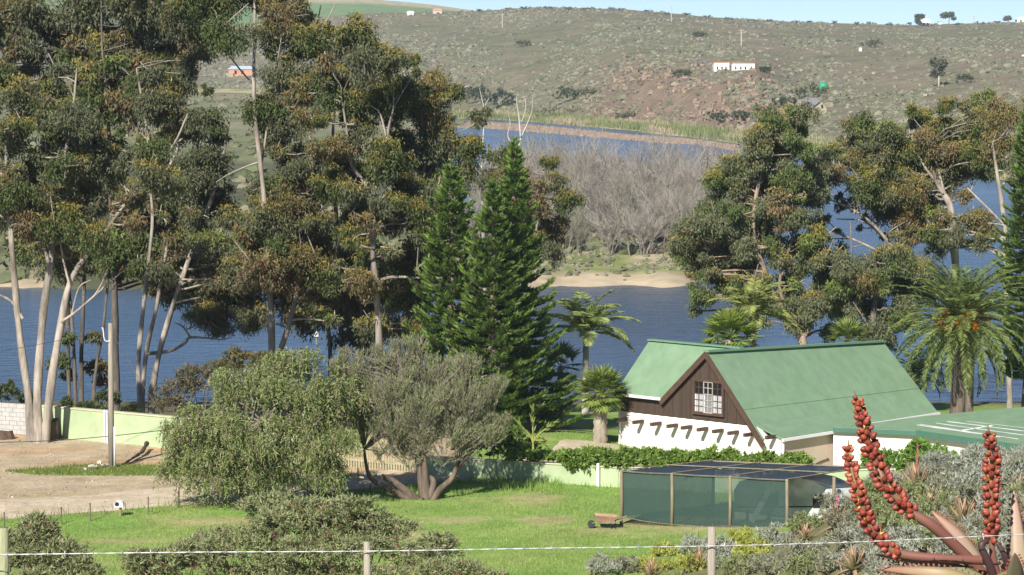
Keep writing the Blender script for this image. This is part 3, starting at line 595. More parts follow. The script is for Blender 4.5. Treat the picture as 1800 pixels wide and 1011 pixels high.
HL = np.array(((1091 - 900) / FPX * 128.3 / .992, 128.3)); HR_ = np.array(((1372 - 900) / FPX * 122 / .992, 122.0))
E1 = HR_ - HL; LW = float(np.hypot(*E1)); E1 = E1 / LW; E2 = np.array((-E1[1], E1[0]))
if E2[1] < 0: E2 = -E2
def HP(a, b, z): return np.array((HL[0] + E1[0] * a + E2[0] * b, HL[1] + E1[1] * a + E2[1] * b, z))
def apx(px, b=0.):   # wall coordinate a seen at column px
    k = (px - 900) / FPX / .992; o = HP(0, b, 0); return (k * o[1] - o[0]) / (E1[0] - k * E1[1])
def zpy(py, Yd): return P(900, py, Yd)[2]
GB = -1.3
house = thing('house', 'white house with green roof, brown timber gable and row of beam ends', 'house', HP(4.5, 0, GB))
aA = apx(1245); ZR = zpy(619, HP(aA, 0, 0)[1]); aV = apx(1168); zV = zpy(703, HP(aV, 0, 0)[1]); aE = apx(1344); zE = zpy(772, HP(aE, 0, 0)[1])
zEav = zpy(690, HL[1]); bR = 2.2; zW = zpy(722, HL[1]); zBk = zpy(739, HL[1]); DL = 13.0; SK = 4.9
ax3 = np.array([(*E1, 0), (*E2, 0), (0, 0, 1)])
def hbox(name, a0, a1, b0, b1, z0, z1, mat, parent=house):
    mb = MB(); mb.box(HP((a0 + a1) / 2, (b0 + b1) / 2, (z0 + z1) / 2), ((a1 - a0) / 2, (b1 - b0) / 2, (z1 - z0) / 2), ax3); return mb.build(name, mat, parent)
# plastered wall under the beams, a plinth line, then the timber above it
prism('wall', [HP(0, 0, GB), HP(LW, 0, GB), HP(LW, 0, zE + .18), HP(aE, 0, zE + .12), HP(aE - .2, 0, zW - .02), HP(0, 0, zW - .02)], (*(E2 * .25), 0), M_white, house)
hbox('plinth', -.04, LW - .1, -.07, 0, GB, -.62, M_white)
# boards of the timber cladding, butted side by side
bw = .26; a = 0.0; kb = 0
sl = (ZR - zV) / (aA - aV); sr = (ZR - zE) / (aE - aA)
def topz(a): return (zEav + (0 if a < aV else 0)) if a < aV else (ZR - (aA - a) * sl if a < aA else ZR - (a - aA) * sr)
aend = aA + (ZR - zW) / sr
while a < aend - .03:
    a2 = min(a + bw, aend)
    pts = [HP(a, -.03 - .012 * (kb % 2), zW), HP(a2 - .008, -.03 - .012 * (kb % 2), zW)]
    tops = sorted({a2 - .008, a} | ({aA} if a < aA < a2 else set()) | ({aV} if a < aV < a2 else set()), reverse=True)
    pts += [HP(t_, -.03 - .012 * (kb % 2), max(zW + .01, topz(t_) - .06)) for t_ in tops]
    prism('board', pts, (*(E2 * .1), 0), M_board, house); a = a2; kb += 1
hbox('side_wall', LW - .24, LW, .26, SK - .05, GB, zE + .1, M_shaded_side)
hbox('side_wall', aE - .30, aE - .08, SK - .05, DL - .2, GB, zE - .03, M_shaded_side)
hbox('end_wall', 0, .2, .26, 2 * bR, GB, zEav - .05, M_white)
hbox('back_wall', .2, aV, 2 * bR - .2, 2 * bR, GB, zEav - .05, M_white)
hbox('far_wall', aV - .1, aE - .3, DL - .4, DL - .2, GB, zE, M_white)
# roofs, each a slab of sheeting with thickness
def slab(name, pts, mat=M_roof, th=.07, parent=house):
    A = np.asarray(pts, float); nv = np.cross(A[1] - A[0], A[2] - A[0]); nv = nv / np.linalg.norm(nv); nv = nv if nv[2] > 0 else -nv
    return prism(name, A, -nv * th, mat, parent)
ov = .18
slab('roof', [HP(-ov, -ov, zEav), HP(aV, -ov, zEav - .0), HP(aA, bR, ZR), HP(-ov, bR, ZR)])
slab('roof', [HP(-ov, 2 * bR + ov, zEav), HP(-ov, bR, ZR), HP(aA, bR, ZR), HP(aV, 2 * bR + ov, zEav)])
slab('roof', [HP(aV, -ov, zV), HP(aA, -ov, ZR + .02), HP(aA, bR, ZR + .02 - .52 * (bR + ov) / (13.0 + ov))])
ZF = ZR - .52
slab('roof', [HP(aV, 2 * bR, zV), HP(aA, bR, ZR + .02 - .52 * (bR + ov) / (DL + ov)), HP(aA, DL, ZF + .02), HP(aV, DL, zV - .52)])
zm = ZR - .66 * (ZR - zE); am = aA + .66 * (aE - aA)
zmF = ZF - .66 * (ZF - zE)
slab('roof', [HP(aA, -ov, ZR + .02), HP(am, -ov, zm), HP(am, DL, zmF), HP(aA, DL, ZF + .02)])
slab('roof', [HP(am - .06, -ov, zm + .035), HP(aE, -ov, zE), HP(aE, DL, zE), HP(am - .06, DL, zmF + .035)])
ask = LW + .13
slab('roof', [HP(aE - .42, -.02, zE + .58), HP(ask, -.1, zE + .14), HP(ask, SK, zE + .14), HP(aE - .42, SK, zE + .58)])
def rail(name, p0, p1, w, h, mat, parent=house):
    p0 = np.asarray(p0, float); p1 = np.asarray(p1, float); d_ = p1 - p0; L_ = np.linalg.norm(d_); d_ /= L_; s_ = np.cross(d_, (0, 0, 1)); s_ = s_ / np.linalg.norm(s_); u_ = np.cross(s_, d_)
    mb = MB(); mb.box((p0 + p1) / 2, (L_ / 2, w / 2, h / 2), np.array([d_, s_, u_])); return mb.build(name, mat, parent)
rail('ridge_cap', HP(-ov - .02, bR, ZR + .03), HP(aA + .1, bR, ZR + .03), .3, .07, M_roofcap); rail('ridge_cap', HP(aA, -ov - .03, ZR + .055), HP(aA, DL + .02, ZF + .055), .34, .08, M_roofcap)
rail('bargeboard', HP(aV - .08, -ov - .05, zV - .13), HP(aA + .03, -ov - .05, ZR - .06), .06, .24, M_barge)
rail('bargeboard', HP(aA - .02, -ov - .052, ZR - .06), HP(aE + .12, -ov - .052, zE - .28), .06, .24, M_barge)
rail('gutter', HP(-ov - .05, -ov - .08, zEav - .06), HP(aV - .02, -ov - .08, zEav - .06), .12, .12, M_paint)
rail('gutter', HP(ask + .06, -.1, zE + .06), HP(ask + .06, SK + .05, zE + .06), .12, .12, M_paint)
rail('gutter', HP(aE + .06, SK - .1, zE - .07), HP(aE + .06, DL + .05, zE - .07), .12, .12, M_paint)
for (aa, bb, z1) in ((.02, -.1, zEav - .1), (LW + .07, .1, zE + .05), (aE + .02, DL - .1, zE - .1)):
    k = MB(); k.tube(np.array([HP(aa, bb, GB), HP(aa, bb, z1)]), .055, 8); k.build('downpipe', M_paint, house, True)
for i, pxb in enumerate((1092, 1122, 1153, 1182, 1207, 1235, 1262, 1289, 1317, 1355)):
    a_ = apx(pxb + 8); zz_ = zpy(np.interp(pxb, (1092, 1355), (737, 767)), HP(a_, 0, 0)[1])
    mb = MB(); mb.box(HP(a_, -.31, zz_), (.075, .35, .075), ax3); mb.build('beam_end', M_barge, house)
k = MB(); k.tube(smooth_path([HP(LW + .02, .6, -.65), HP(LW + .03, 1.6, -.72), HP(LW + .03, 2.8, -.5), HP(LW + .03, 3.4, -.42)], 4), .03, 6); k.build('cable', M_barge, house, True)
# gable window: three casements of small panes, net curtains behind the lower rows
wa0, wa1 = apx(1223), apx(1272); Yw = HP((wa0 + wa1) / 2, 0, 0)[1]; wz1, wz0 = zpy(671, Yw), zpy(726, Yw)
fr = hbox('window', wa0 - .07, wa1 + .07, -.1, -.055, wz0 - .08, wz1 + .08, M_board)
fr.data.materials[0] = M_dark
for (a0_, a1_, z0_, z1_) in ((wa0 - .09, wa1 + .09, wz1, wz1 + .1), (wa0 - .09, wa1 + .09, wz0 - .1, wz0), (wa0 - .09, wa0, wz0, wz1), (wa1, wa1 + .09, wz0, wz1)):
    hbox('frame', a0_, a1_, -.16, -.05, z0_, z1_, M_barge, fr)
cw = (wa1 - wa0) / 3; rows = 5
for c_ in range(3):
    x0_ = wa0 + c_ * cw; x1_ = x0_ + cw; b0 = -.15 if c_ == 1 else -.14
    sash = MB()
    for (u0, u1, v0, v1) in ((x0_, x0_ + .03, wz0, wz1), (x1_ - .03, x1_, wz0, wz1), (x0_ + .03, x1_ - .03, wz0, wz0 + .035), (x0_ + .03, x1_ - .03, wz1 - .035, wz1), ((x0_ + x1_) / 2 - .015, (x0_ + x1_) / 2 + .015, wz0 + .05, wz1 - .05)):
        sash.box(HP((u0 + u1) / 2, b0 + .02, (v0 + v1) / 2), ((u1 - u0) / 2, .02, (v1 - v0) / 2), ax3)
    for r_ in range(1, rows):
        zz_ = wz0 + (wz1 - wz0) * r_ / rows; sash.box(HP((x0_ + x1_) / 2, b0 + .021, zz_), (cw / 2 - .05, .017, .014), ax3)
    sash.build('sash', M_sash if c_ == 1 else M_barge, fr)
    for r_ in range(rows):
        for s_ in range(2):
            u0 = x0_ + .05 + s_ * (cw - .1) / 2; hbox('pane', u0 + .015, u0 + (cw - .1) / 2 - .015, b0 + .03, b0 + .034, wz0 + (wz1 - wz0) * r_ / rows + .015, wz0 + (wz1 - wz0) * (r_ + 1) / rows - .015, M_glass, fr)
    hbox('curtain', x0_ + .02, x1_ - .02, -.108, -.104, wz0 + .02, wz0 + (wz1 - wz0) * .6, M_lace, fr)

# the long low annexe on the right
an = thing('annexe', 'long low white annexe with flat green roof and white painted lines', 'building', (18, 121, -1.6))
zA = zpy(757, 123.4)
pA = P(1464, 757, 124.2); pA[2] = zA + .05; pB = P(1610, 757, 123.4); pC = P(1800, 785, 118.6); pC[2] = zA; pC2 = pB + (pC - pB) * 1.9; pD = P(1900, 706, 127.5); pE = P(1628, 731, 126.6); pF = P(1500, 748, 125.6)
pB[2] = zA
roofp = [pA, pB, pC2, pD, pE, pF]
cen = np.mean([pB, pC2, pD, pE], 0)
rf = prism('roof', [pB, pC2, pD, pE], (0, 0, -.05), M_roof, an); rf2 = prism('roof', [pA, pB - (0, 0, .003), pE, pF], (0, 0, -.05), M_roof, an)
def edge(p0, p1, nm, mat, w, h, dz): return rail(nm, p0 + (0, 0, dz), p1 + (0, 0, dz), w, h, mat, an)
edge(pA, pB, 'fascia', M_fascia, .06, .2, -.12); edge(pB, pC2, 'fascia', M_fascia, .06, .26, -.12)
def wallq(nm, p0, p1, inset, z0, z1, mat):
    d_ = (p1 - p0)[:2]; d_ = d_ / np.linalg.norm(d_); nn = np.array((-d_[1], d_[0])); nn = nn if nn[1] > 0 else -nn
    q0 = np.r_[p0[:2] + nn * inset, z0]; q1 = np.r_[p1[:2] + nn * inset, z0]
    return prism(nm, [q0, q1, q1 + (0, 0, z1 - z0), q0 + (0, 0, z1 - z0)], (*(nn * .2), 0), mat, an)
wallq('wall', pA, pB + (.12, 0, 0), .22, -1.9, zA - .06, M_white); wallq('wall', pB, pC2, .3, -1.9, zA - .06, M_white)
# painted lines on the roof sheets
nR = np.cross(pC2 - pB, pE - pB); nR /= np.linalg.norm(nR); nR = nR if nR[2] > 0 else -nR
def on_roof(px, py):
    q = P(px, py, 1.); q2 = P(px, py, 2.) - q; o = np.array((0, 0, HC)); d_ = q2
    return o + d_ * (((pB - o) @ nR) / (d_ @ nR))
def roof_line(x0, y0, x1, y1, w):
    p0 = on_roof(x0, y0); p1 = on_roof(x1, y1); d_ = nrm(p1 - p0); s_ = np.cross(nR, d_) * w / 2; k = 8
    f = np.linspace(0, 1, k + 1)[:, None]; c_ = p0 + (p1 - p0) * f; ww = 1 + .35 * np.sin(f * 17 + x0); V = np.vstack([c_ - s_ * ww, c_ + s_ * ww]) + nR * .004
    solid('painted_line', V, [(i, i + 1, k + 2 + i, k + 1 + i) for i in range(k)], M_paint, rf)
for L_ in ((1612, 747, 1760, 768, .14), (1618, 746, 1790, 772, .08), (1645, 744, 1800, 765, .09), (1665, 741, 1800, 758, .12), (1690, 757, 1745, 748, .2), (1640, 750, 1680, 756, .06), (1700, 741, 1800, 752, .06)): roof_line(*L_)

# ------------------------------------------------------------------ boundary walls, vine, slat fence
M_greenwall = plain('pale_green_plaster', (.41, .50, .295), .9, .9, .78, 1.1, .15, .15, None, 0, ((.46, .48, .34), .7, .6))
M_block = plain('grey_cement_block', (.44, .43, .41), .95, 3.0, .85, 1.12, .1)
M_cope = plain('wall_coping', (.50, .50, .33), .9, 2.0, .85, 1.1)
def wall_run(name, label, pts, htop, thick, mat, cat='wall', cope=True, sub=4):
    p0 = pts[0]; t = thing(name, label, cat, (p0[0], p0[1], gz(*p0)))
    for i, (a_, b_) in enumerate(zip(pts[:-1], pts[1:])):
        d_ = nrm(b_ - a_); nn = np.array((-d_[1], d_[0])) * thick / 2; h0, h1 = htop[i], htop[i + 1]
        q = [np.r_[a_ - nn, -1.2], np.r_[b_ - nn, -1.2], np.r_[b_ - nn, h1], np.r_[a_ - nn, h0]]
        prism('panel', q, (*(nn * 2), 0), mat, t)
        if cope: rail('coping', np.r_[a_, h0 + .03], np.r_[b_, h1 + .03], thick + .08, .06, M_cope, t)
    return t
def wtop(px, py, pt): return zpy(py, pt[1])
W2 = WALLP[1:]
gwl = wall_run('garden_wall', 'pale green plastered wall behind the utility pole and three trunk gum', W2, [zpy(714, 128.7), zpy(735, 124.4), zpy(763, 120.3)], .22, M_greenwall)
for pxp in (187, 191):
    f = (pxp - 900) / FPX; a_, b_ = W2[0], W2[1]; d_ = b_ - a_; s_ = (f * a_[1] / .993 - a_[0]) / (d_[0] - f * d_[1] / .993); q = a_ + d_ * s_; mb = MB(); mb.tube(np.array([(q[0] - .06, q[1] - .16, -.1), (q[0] - .06, q[1] - .16, zpy(722, q[1]) + .05)]), .045, 7); mb.build('pipe', M_paint, gwl, True)
gwr = wall_run('garden_wall', 'pale green plastered wall under the vine behind the lawn', WALLR, [zpy(803, 117), zpy(822, 112.9), zpy(826, 110.6), zpy(826, 110.3)], .22, M_greenwall)
q = np.array((4.0, 112.85)); mb = MB(); mb.tube(np.array([(3.45, 113.1, -.1), (3.45, 113.1, 1.0)]), .07, 8); mb.build('pipe', M_paint, gwr, True)
# grey block wall, every block on its own
bwall = thing('block_wall', 'unpainted grey cement block wall at the left edge', 'wall', (WALLP[0][0], WALLP[0][1], 0))
a_, b_ = WALLP[0], WALLP[1]; d_ = nrm(b_ - a_); Lb = float(np.hypot(*(b_ - a_))) - .02; nn = np.array((-d_[1], d_[0])); axb = np.array([(*d_, 0), (*nn, 0), (0, 0, 1)])
blk = None; zt_ = zpy(708, 129.6); hb = (zt_ + .35) / 9
for r_ in range(9):
    x0_ = -(.2 if r_ % 2 else 0.)
    while x0_ < Lb:
        u0, u1 = max(0, x0_), min(Lb, x0_ + .4); x0_ += .4
        if u1 - u0 < .05: continue
        mb = MB(); c_ = a_ + d_ * (u0 + u1) / 2; mb.box(np.r_[c_ + nn * RNG.uniform(-.006, .006), -.35 + hb * (r_ + .5)], ((u1 - u0) / 2 - .006, .09, hb / 2 - .006), axb); mb.build('block', M_block, bwall)
mb = MB(); mb.box(np.r_[(a_ + b_) / 2 + nn * .012, (zt_ - .35) / 2], (Lb / 2 - .01, .07, (zt_ + .3) / 2 - .03), axb); mb.build('mortar', M_block, bwall)
# slat fence at the gate opening, each slat a piece
M_slat = plain('weathered_slat', (.36, .325, .20), .9, 5.0, .7, 1.3)
sf = thing('slat_fence', 'thin upright slat fence at the gate opening behind the grey green shrub', 'fence', (-9.2, 120.3, 0)); sm = None
for i in range(46):
    s_ = i / 45; x_ = -9.2 + 5.2 * s_; y_ = 120.3 - 3.2 * s_; h_ = 1.25 + .1 * math.sin(i * 2.3) + RNG.uniform(-.05, .05); mb = MB(); mb.box((x_, y_, gz(x_, y_) + h_ / 2 - .1), (.035, .02, h_ / 2 + .1)); mb.build('slat', M_slat, sf)
for z_ in (.35, 1.0): rail('rail', (-9.2, 120.34, z_), (-4.0, 117.14, z_), .04, .07, M_slat, sf)

def leafy(name, label, cat, blobs, n, L, Wd, cols, seed, group=None, mat=None, droop=.1, stems=None, up=.5, loc=None, inner=.55, sprig=True):
    """shrub: leaves through several lobes (world centre, radii); stems = list of paths"""
    rng = np.random.default_rng(seed); b0 = blobs[0][0]; loc = loc if loc is not None else (b0[0], b0[1], gz(b0[0], b0[1]))
    t = thing(name, label, cat, loc, group)
    if sprig:
        more = []
        for c, r in blobs:
            more.append((np.asarray(c, float), np.asarray(r, float) * .8))
            for q in range(6):
                d_ = nrm(rng.normal(size=3)); d_[2] = abs(d_[2]) * .9; more.append((np.asarray(c) + d_ * np.asarray(r) * rng.uniform(.7, .98), np.asarray(r, float) * rng.uniform(.25, .48)))
        blobs_ = more
    else: blobs_ = blobs
    w = np.array([b[1][0] * b[1][2] for b in blobs_]); w = w / w.sum(); lf = MB(); cols = np.asarray(cols, float)
    for (c, r), wi in zip(blobs_, w):
        k = int(n * wi) + 10; u = nrm(rng.normal(size=(k, 3))); u[:, 2] = np.where(u[:, 2] < -.5, -u[:, 2], u[:, 2]); lump = .82 + .36 * vn(u[:, 0] * 3 + c[0] * 3 + 50, u[:, 2] * 3 + u[:, 1] * 2 + 50)
        per = 10; k2 = max(1, k // per); us = np.repeat(u[:k2], per, 0); k = len(us); tip = np.asarray(c) + u[:k2] * (rng.uniform(inner, 1.12, (k2, 1)) ** .6) * np.asarray(r) * lump[:k2, None]
        sdir = nrm(u[:k2] * .7 + rng.normal(size=(k2, 3)) * .3 + np.array((0, 0, up - droop))); ln = rng.uniform(.25, .6, (k2, 1)) * min(r) * (1 if sprig else .6); f = rng.random((k2, per, 1)); pos = (tip[:, None] + sdir[:, None] * ln[:, None] * (f - .6) + rng.normal(size=(k2, per, 3)) * .03 * (1 if sprig else 2.5)).reshape(-1, 3)
        D = np.repeat(sdir, per, 0) * .7 + rng.normal(size=(k, 3)) * .45
        ci = rng.choice(len(cols), k, p=None); lf.leaves(pos, D, L * rng.uniform(.6, 1.3, k), Wd * 1.15 * rng.uniform(.7, 1.2, k), cols[ci] * rng.uniform(.75, 1.25, (k, 1)), rng)
    lf.build('foliage', mat or M_soft, t)
    st = MB()
    if stems is None:
        for (c, r) in blobs:
            for q in range(4):
                e = np.asarray(c) + nrm(rng.normal(size=3)) * np.asarray(r) * .8; g0 = np.array((c[0] + rng.normal() * .1, c[1] + rng.normal() * .1, gz(c[0], c[1]) - .05)); st.tube(np.array([g0, (g0 + e) / 2 + rng.normal(size=3) * .08, e]), (.03, .02, .008), 4, (.26, .21, .16))
    else:
        for pth, rr in stems: st.tube(pth, rr, 7, (.3, .25, .19))
    st.build('stems', M_bark, t, True); return t
# vine sprawling over the wall
vb = []
for px_ in np.arange(905, 1425, 17):
    f = (px_ - 900) / FPX; pt = None
    for a_, b_ in zip(WALLR[:-1], WALLR[1:]):
        d_ = b_ - a_; s_ = (f * a_[1] - a_[0]) / (d_[0] - f * d_[1])
        if 0 <= s_ <= 1: pt = a_ + d_ * s_
    if pt is None: continue
    top = zpy(np.interp(px_, (905, 960, 1010, 1060, 1130, 1200, 1240, 1300, 1420), (790, 795, 790, 788, 790, 796, 792, 797, 802)), pt[1]); bot = zpy(np.interp(px_, (905, 960, 1000, 1030, 1080, 1130, 1420), (812, 812, 826, 850, 836, 834, 845)), pt[1]) + RNG.uniform(-.15, .1)
    vb.append(((pt[0] + RNG.uniform(-.1, .1), pt[1] + RNG.uniform(-.1, .25), (top + bot) / 2), (.42, .40, max(.2, (top - bot) / 2))))
leafy('wall_vine', 'bright green vine sprawling along the top of the garden wall', 'vine', vb, 26000, .17, .11, [(.16, .26, .05), (.23, .33, .06), (.12, .19, .04)], 71, droop=.5, stems=[(smooth_path([(b[0][0], b[0][1], b[0][2]) for b in vb[::3]], 3), .025)], inner=.4)
q = P(1610, 803, 112); leafy('hedge', 'rounded bright green hedge against the white annexe wall', 'hedge', [((q[0] - 1.0, 112, gz(q[0], 112) + .75), (1.1, .7, 1.0)), ((q[0] + .3, 112.2, gz(q[0], 112) + .9), (1.1, .7, 1.1)), ((q[0] + 1.2, 112, gz(q[0], 112) + .8), (.7, .6, .9))], 12000, .12, .08, [(.15, .27, .045), (.19, .31, .055)], 72)

# ------------------------------------------------------------------ shade-net shelter, caravan, wheelbarrow
M_post = plain('weathered_pole', (.24, .20, .135), .9, 5.0, .7, 1.25, .2, .3, (2, 2, .4))
M_rail = plain('dark_net_rail', (.13, .12, .10), .9, 6.0, .6, 1.5)
def net_mat(name, col, a):
    m, n, out = new_mat(name); p = n.nodes.new('ShaderNodeBsdfPrincipled'); p.inputs['Base Color'].default_value = (*col, 1); p.inputs['Roughness'].default_value = .8
    t_ = n.nodes.new('ShaderNodeBsdfTransparent'); mx = n.nodes.new('ShaderNodeMixShader')
    nz = noise(n, 1.2, 4, .6, geo_pos(n)); r = n.nodes.new('ShaderNodeMapRange'); r.inputs['From Min'].default_value = .3; r.inputs['From Max'].default_value = .7; r.inputs['To Min'].default_value = a - .06; r.inputs['To Max'].default_value = a + .06
    n.links.new(nz.outputs['Fac'], r.inputs['Value']); n.links.new(r.outputs[0], mx.inputs[0]); n.links.new(t_.outputs[0], mx.inputs[1]); n.links.new(p.outputs[0], mx.inputs[2]); n.links.new(mx.outputs[0], out.inputs[0]); return m
M_net = net_mat('green_shade_net', (.028, .065, .055), .78); M_nettop = net_mat('dark_shade_net', (.018, .032, .05), .96)
sh = thing('shade_shelter', 'shade net shelter on timber poles with dark blue net roof', 'shelter', (7, 102, gz(7, 102)))
FY = {1092: 103.6, 1181: 102.9, 1283: 102.1, 1383: 101.4}
tops = {k: P(k, {1092: 829, 1181: 834, 1283: 839, 1383: 845}[k], v) for k, v in FY.items()}
bl = P(1254, 811, 106.6); bm = P(1440, 819, 105.6); br_ = P(1530, 822, 104.6); fr_ = tops[1383]; fl = tops[1092]
def grid_sheet(name, q0, q1, q2, q3, mat, nu=10, nv=6, sag=.05, seed=0, parent=sh):
    q0, q1, q2, q3 = map(np.asarray, (q0, q1, q2, q3)); u = np.linspace(0, 1, nu + 1)[None, :, None]; v = np.linspace(0, 1, nv + 1)[:, None, None]
    G_ = (q0 * (1 - u) + q1 * u) * (1 - v) + (q3 * (1 - u) + q2 * u) * v; nn = np.cross(q1 - q0, q3 - q0); nn = nn / np.linalg.norm(nn)
    G_ = G_ + nn * (-sag * 4 * (u * (1 - u)) * np.sin(v * math.pi * .9 + .15) * np.sign(nn[2] if abs(nn[2]) > .5 else nn[1])) + nn * .02 * (fbm(u[..., 0] * 5 + seed + v[..., 0] * 0, v[..., 0] * 5 + u[..., 0] * 0)[..., None] - .5)
    i = np.arange((nu + 1) * (nv + 1)).reshape(nv + 1, nu + 1); mb = MB(); mb.add(G_.reshape(-1, 3), np.stack([i[:-1, :-1], i[:-1, 1:], i[1:, 1:], i[1:, :-1]], -1).reshape(-1, 4)); return mb.build(name, mat, parent, True)
ks = [1092, 1181, 1283, 1383]
backs = [bl + (br_ - bl) * f for f in (0, .31, .64, 1)]
for i in range(3):
    a_, b_ = tops[ks[i]] + (0, 0, .02), tops[ks[i + 1]] + (0, 0, .02); c_, d_ = backs[i + 1], backs[i]
    m0, m1 = (a_ + d_) / 2, (b_ + c_) / 2
    grid_sheet('roof_net', a_, b_, m1, m0, M_nettop, 8, 5, .04, i); grid_sheet('roof_net', m0 + (0, 0, .01), m1 + (0, 0, .01), c_, d_, M_nettop, 8, 5, .04, i + 7)
    def dn(p, k): q = p.copy(); q[2] = P(k, {1092: 908, 1181: 922, 1283: 925, 1383: 929}[k], FY[k])[2]; return q
    f_, g_ = dn(a_, ks[i]), dn(b_, ks[i + 1]); off = np.array((0, .06, 0)); grid_sheet('side_net', f_ + off, g_ + off, b_ + off - (0, 0, .04), a_ + off - (0, 0, .04), M_net, 8, 6, .05, i + 3)
    mb = MB(); mb.tube(smooth_path([f_, (f_ + g_) / 2 - (0, 0, .04), g_], 4), .024, 6); mb.build('bottom_rail', M_rail, sh, True)
    mb = MB(); mb.tube(smooth_path([a_, (a_ + b_) / 2 - (0, .0, .02), b_], 4), .032, 6); mb.build('top_rail', M_rail, sh, True)
off = np.array((.05, 0, 0)); fb = tops[1092].copy(); fb[2] = P(1092, 908, 103.6)[2]; bb_ = bl.copy(); bb_[2] = fb[2] - .1; grid_sheet('side_net', fb + off, bb_ + off, bl + off, tops[1092] + off, M_net, 6, 6, .03, 11)
for k in ks:
    p_ = tops[k]; mb = MB(); mb.tube(np.array([(p_[0], p_[1], gz(p_[0], p_[1]) - .3), (p_[0] + .02, p_[1], (p_[2]) / 2), p_ + (0, 0, .06)]), (.065, .06, .055), 8, cap=True); mb.build('pole', M_post, sh, True)
for p_ in backs + [P(1466, 838, 103.2)]:
    mb = MB(); mb.tube(np.array([(p_[0], p_[1], gz(p_[0], p_[1]) - .3), p_ + (0, 0, .0)]), (.07, .06), 8, cap=True); mb.build('pole', M_post, sh, True)
for i in range(4): mb = MB(); mb.tube(np.array([tops[ks[i]] + (0, 0, .055), (tops[ks[i]] + backs[i]) / 2 + (0, 0, .05), backs[i] + (0, 0, .05)]), .02, 6); mb.build('rafter', M_post, sh, True)
mb = MB(); mb.tube(np.array([(tops[k] + backs[i]) / 2 + (0, 0, .06) for i, k in enumerate(ks)]), .024, 6); mb.build('purlin', M_post, sh, True)
mb = MB(); mb.tube(np.array([backs[i] for i in range(4)]), .04, 6); mb.build('back_rail', M_post, sh, True)
# caravan under the net
M_van = plain('caravan_white', (.58, .60, .58), .45, 1.5, .93, 1.05); M_rub = plain('black_rubber', (.02, .02, .022), .6)
cv = thing('caravan', 'white caravan with black framed window parked under the shade net', 'caravan', P(1395, 935, 103.6))
Yc = 104.3; prof_px = [(1292, 928), (1290, 862), (1300, 846), (1330, 838), (1385, 838), (1425, 845), (1450, 856), (1463, 872), (1466, 884), (1440, 928)]
poly = [P(a_, b_, Yc - (a_ - 1290) * .005) for a_, b_ in prof_px]; body = prism('body', poly, (1.0, 1.15, 0), M_van, cv)
def vanq(name, x0, y0, x1, y1, mat, dy, th=.03, parent=cv):
    f = lambda a_, b_: P(a_, b_, Yc - (a_ - 1290) * .005 - dy); return prism(name, [f(x0, y1), f(x1, y1), f(x1, y0), f(x0, y0)], (0, th, 0), mat, parent)
wn = vanq('window', 1429, 870, 1458, 893, M_rub, .035); vanq('pane', 1431, 880, 1456, 891, M_glass, .05, .01, wn); vanq('pane', 1431, 872, 1456, 878, M_glass, .05, .01, wn)
wn = vanq('window', 1340, 868, 1368, 888, M_rub, .035); vanq('pane', 1342, 870, 1366, 886, M_glass, .05, .01, wn)
vanq('waist_stripe', 1292, 890, 1452, 892, M_rub, .012, .01)
for xw in (1350, 1385):
    c_ = P(xw, 930, Yc - .62); mb = MB(); mb.tube(np.array([c_ - (0, .02, 0), c_ + (0, .15, 0)]), .26, 16, cap=True); w_ = mb.build('wheel', M_rub, cv)
    mb = MB(); mb.tube(np.array([c_ - (0, .03, 0), c_ + (0, .0, 0)]), .13, 12, cap=True); mb.build('rim', M_paint, w_)
bp = thing('leaning_board', 'long white board leaning inside the shade net', 'board', P(1320, 918, 102.9)); rail('board', P(1321, 918, 102.9), P(1360, 848, 103.4), .04, .2, M_paint, bp)
# wheelbarrow
M_rust = plain('rusty_tub', (.36, .22, .15), .8, 5.0, .6, 1.3, .3, 0, None, 0, ((.55, .4, .3), 3, .6))
c0 = hit(1066, 929); wb = thing('wheelbarrow', 'rusty wheelbarrow standing on the lawn left of the shade shelter', 'wheelbarrow', c0)
rim_ = np.array([(-.46, -.3, .52), (.42, -.3, .45), (.42, .3, .45), (-.46, .3, .52)]) + c0; bot_ = np.array([(-.28, -.17, .25), (.2, -.17, .22), (.2, .17, .22), (-.28, .17, .25)]) + c0
solid('tub', np.vstack([rim_, bot_, rim_ * .97 + (c0 + (0, 0, .5)) * .03, bot_ + (0, 0, .02)]), [(0, 1, 5, 4), (1, 2, 6, 5), (2, 3, 7, 6), (3, 0, 4, 7), (4, 5, 6, 7), (8, 9, 13, 12), (9, 10, 14, 13), (10, 11, 15, 14), (11, 8, 12, 15), (0, 1, 9, 8), (1, 2, 10, 9), (2, 3, 11, 10), (3, 0, 8, 11)], M_rust, wb)
for s_ in (-1, 1):
    mb = MB(); mb.tube(c0 + np.array([(-.52, s_ * .05, .2), (-.2, s_ * .15, .23), (.3, s_ * .22, .24), (.75, s_ * .27, .42)]), .02, 6, cap=True); mb.build('handle', M_post, wb)
    mb = MB(); mb.tube(c0 + np.array([(.12, s_ * .17, .23), (.18, s_ * .2, .0), (.3, s_ * .2, .0), (.34, s_ * .2, .26)]), .016, 6); mb.build('leg', M_rub, wb)
mb = MB(); mb.tube(c0 + np.array([(-.55, -.04, .17), (-.55, .04, .15)]), .14, 16, cap=True); mb.build('wheel', M_rub, wb)

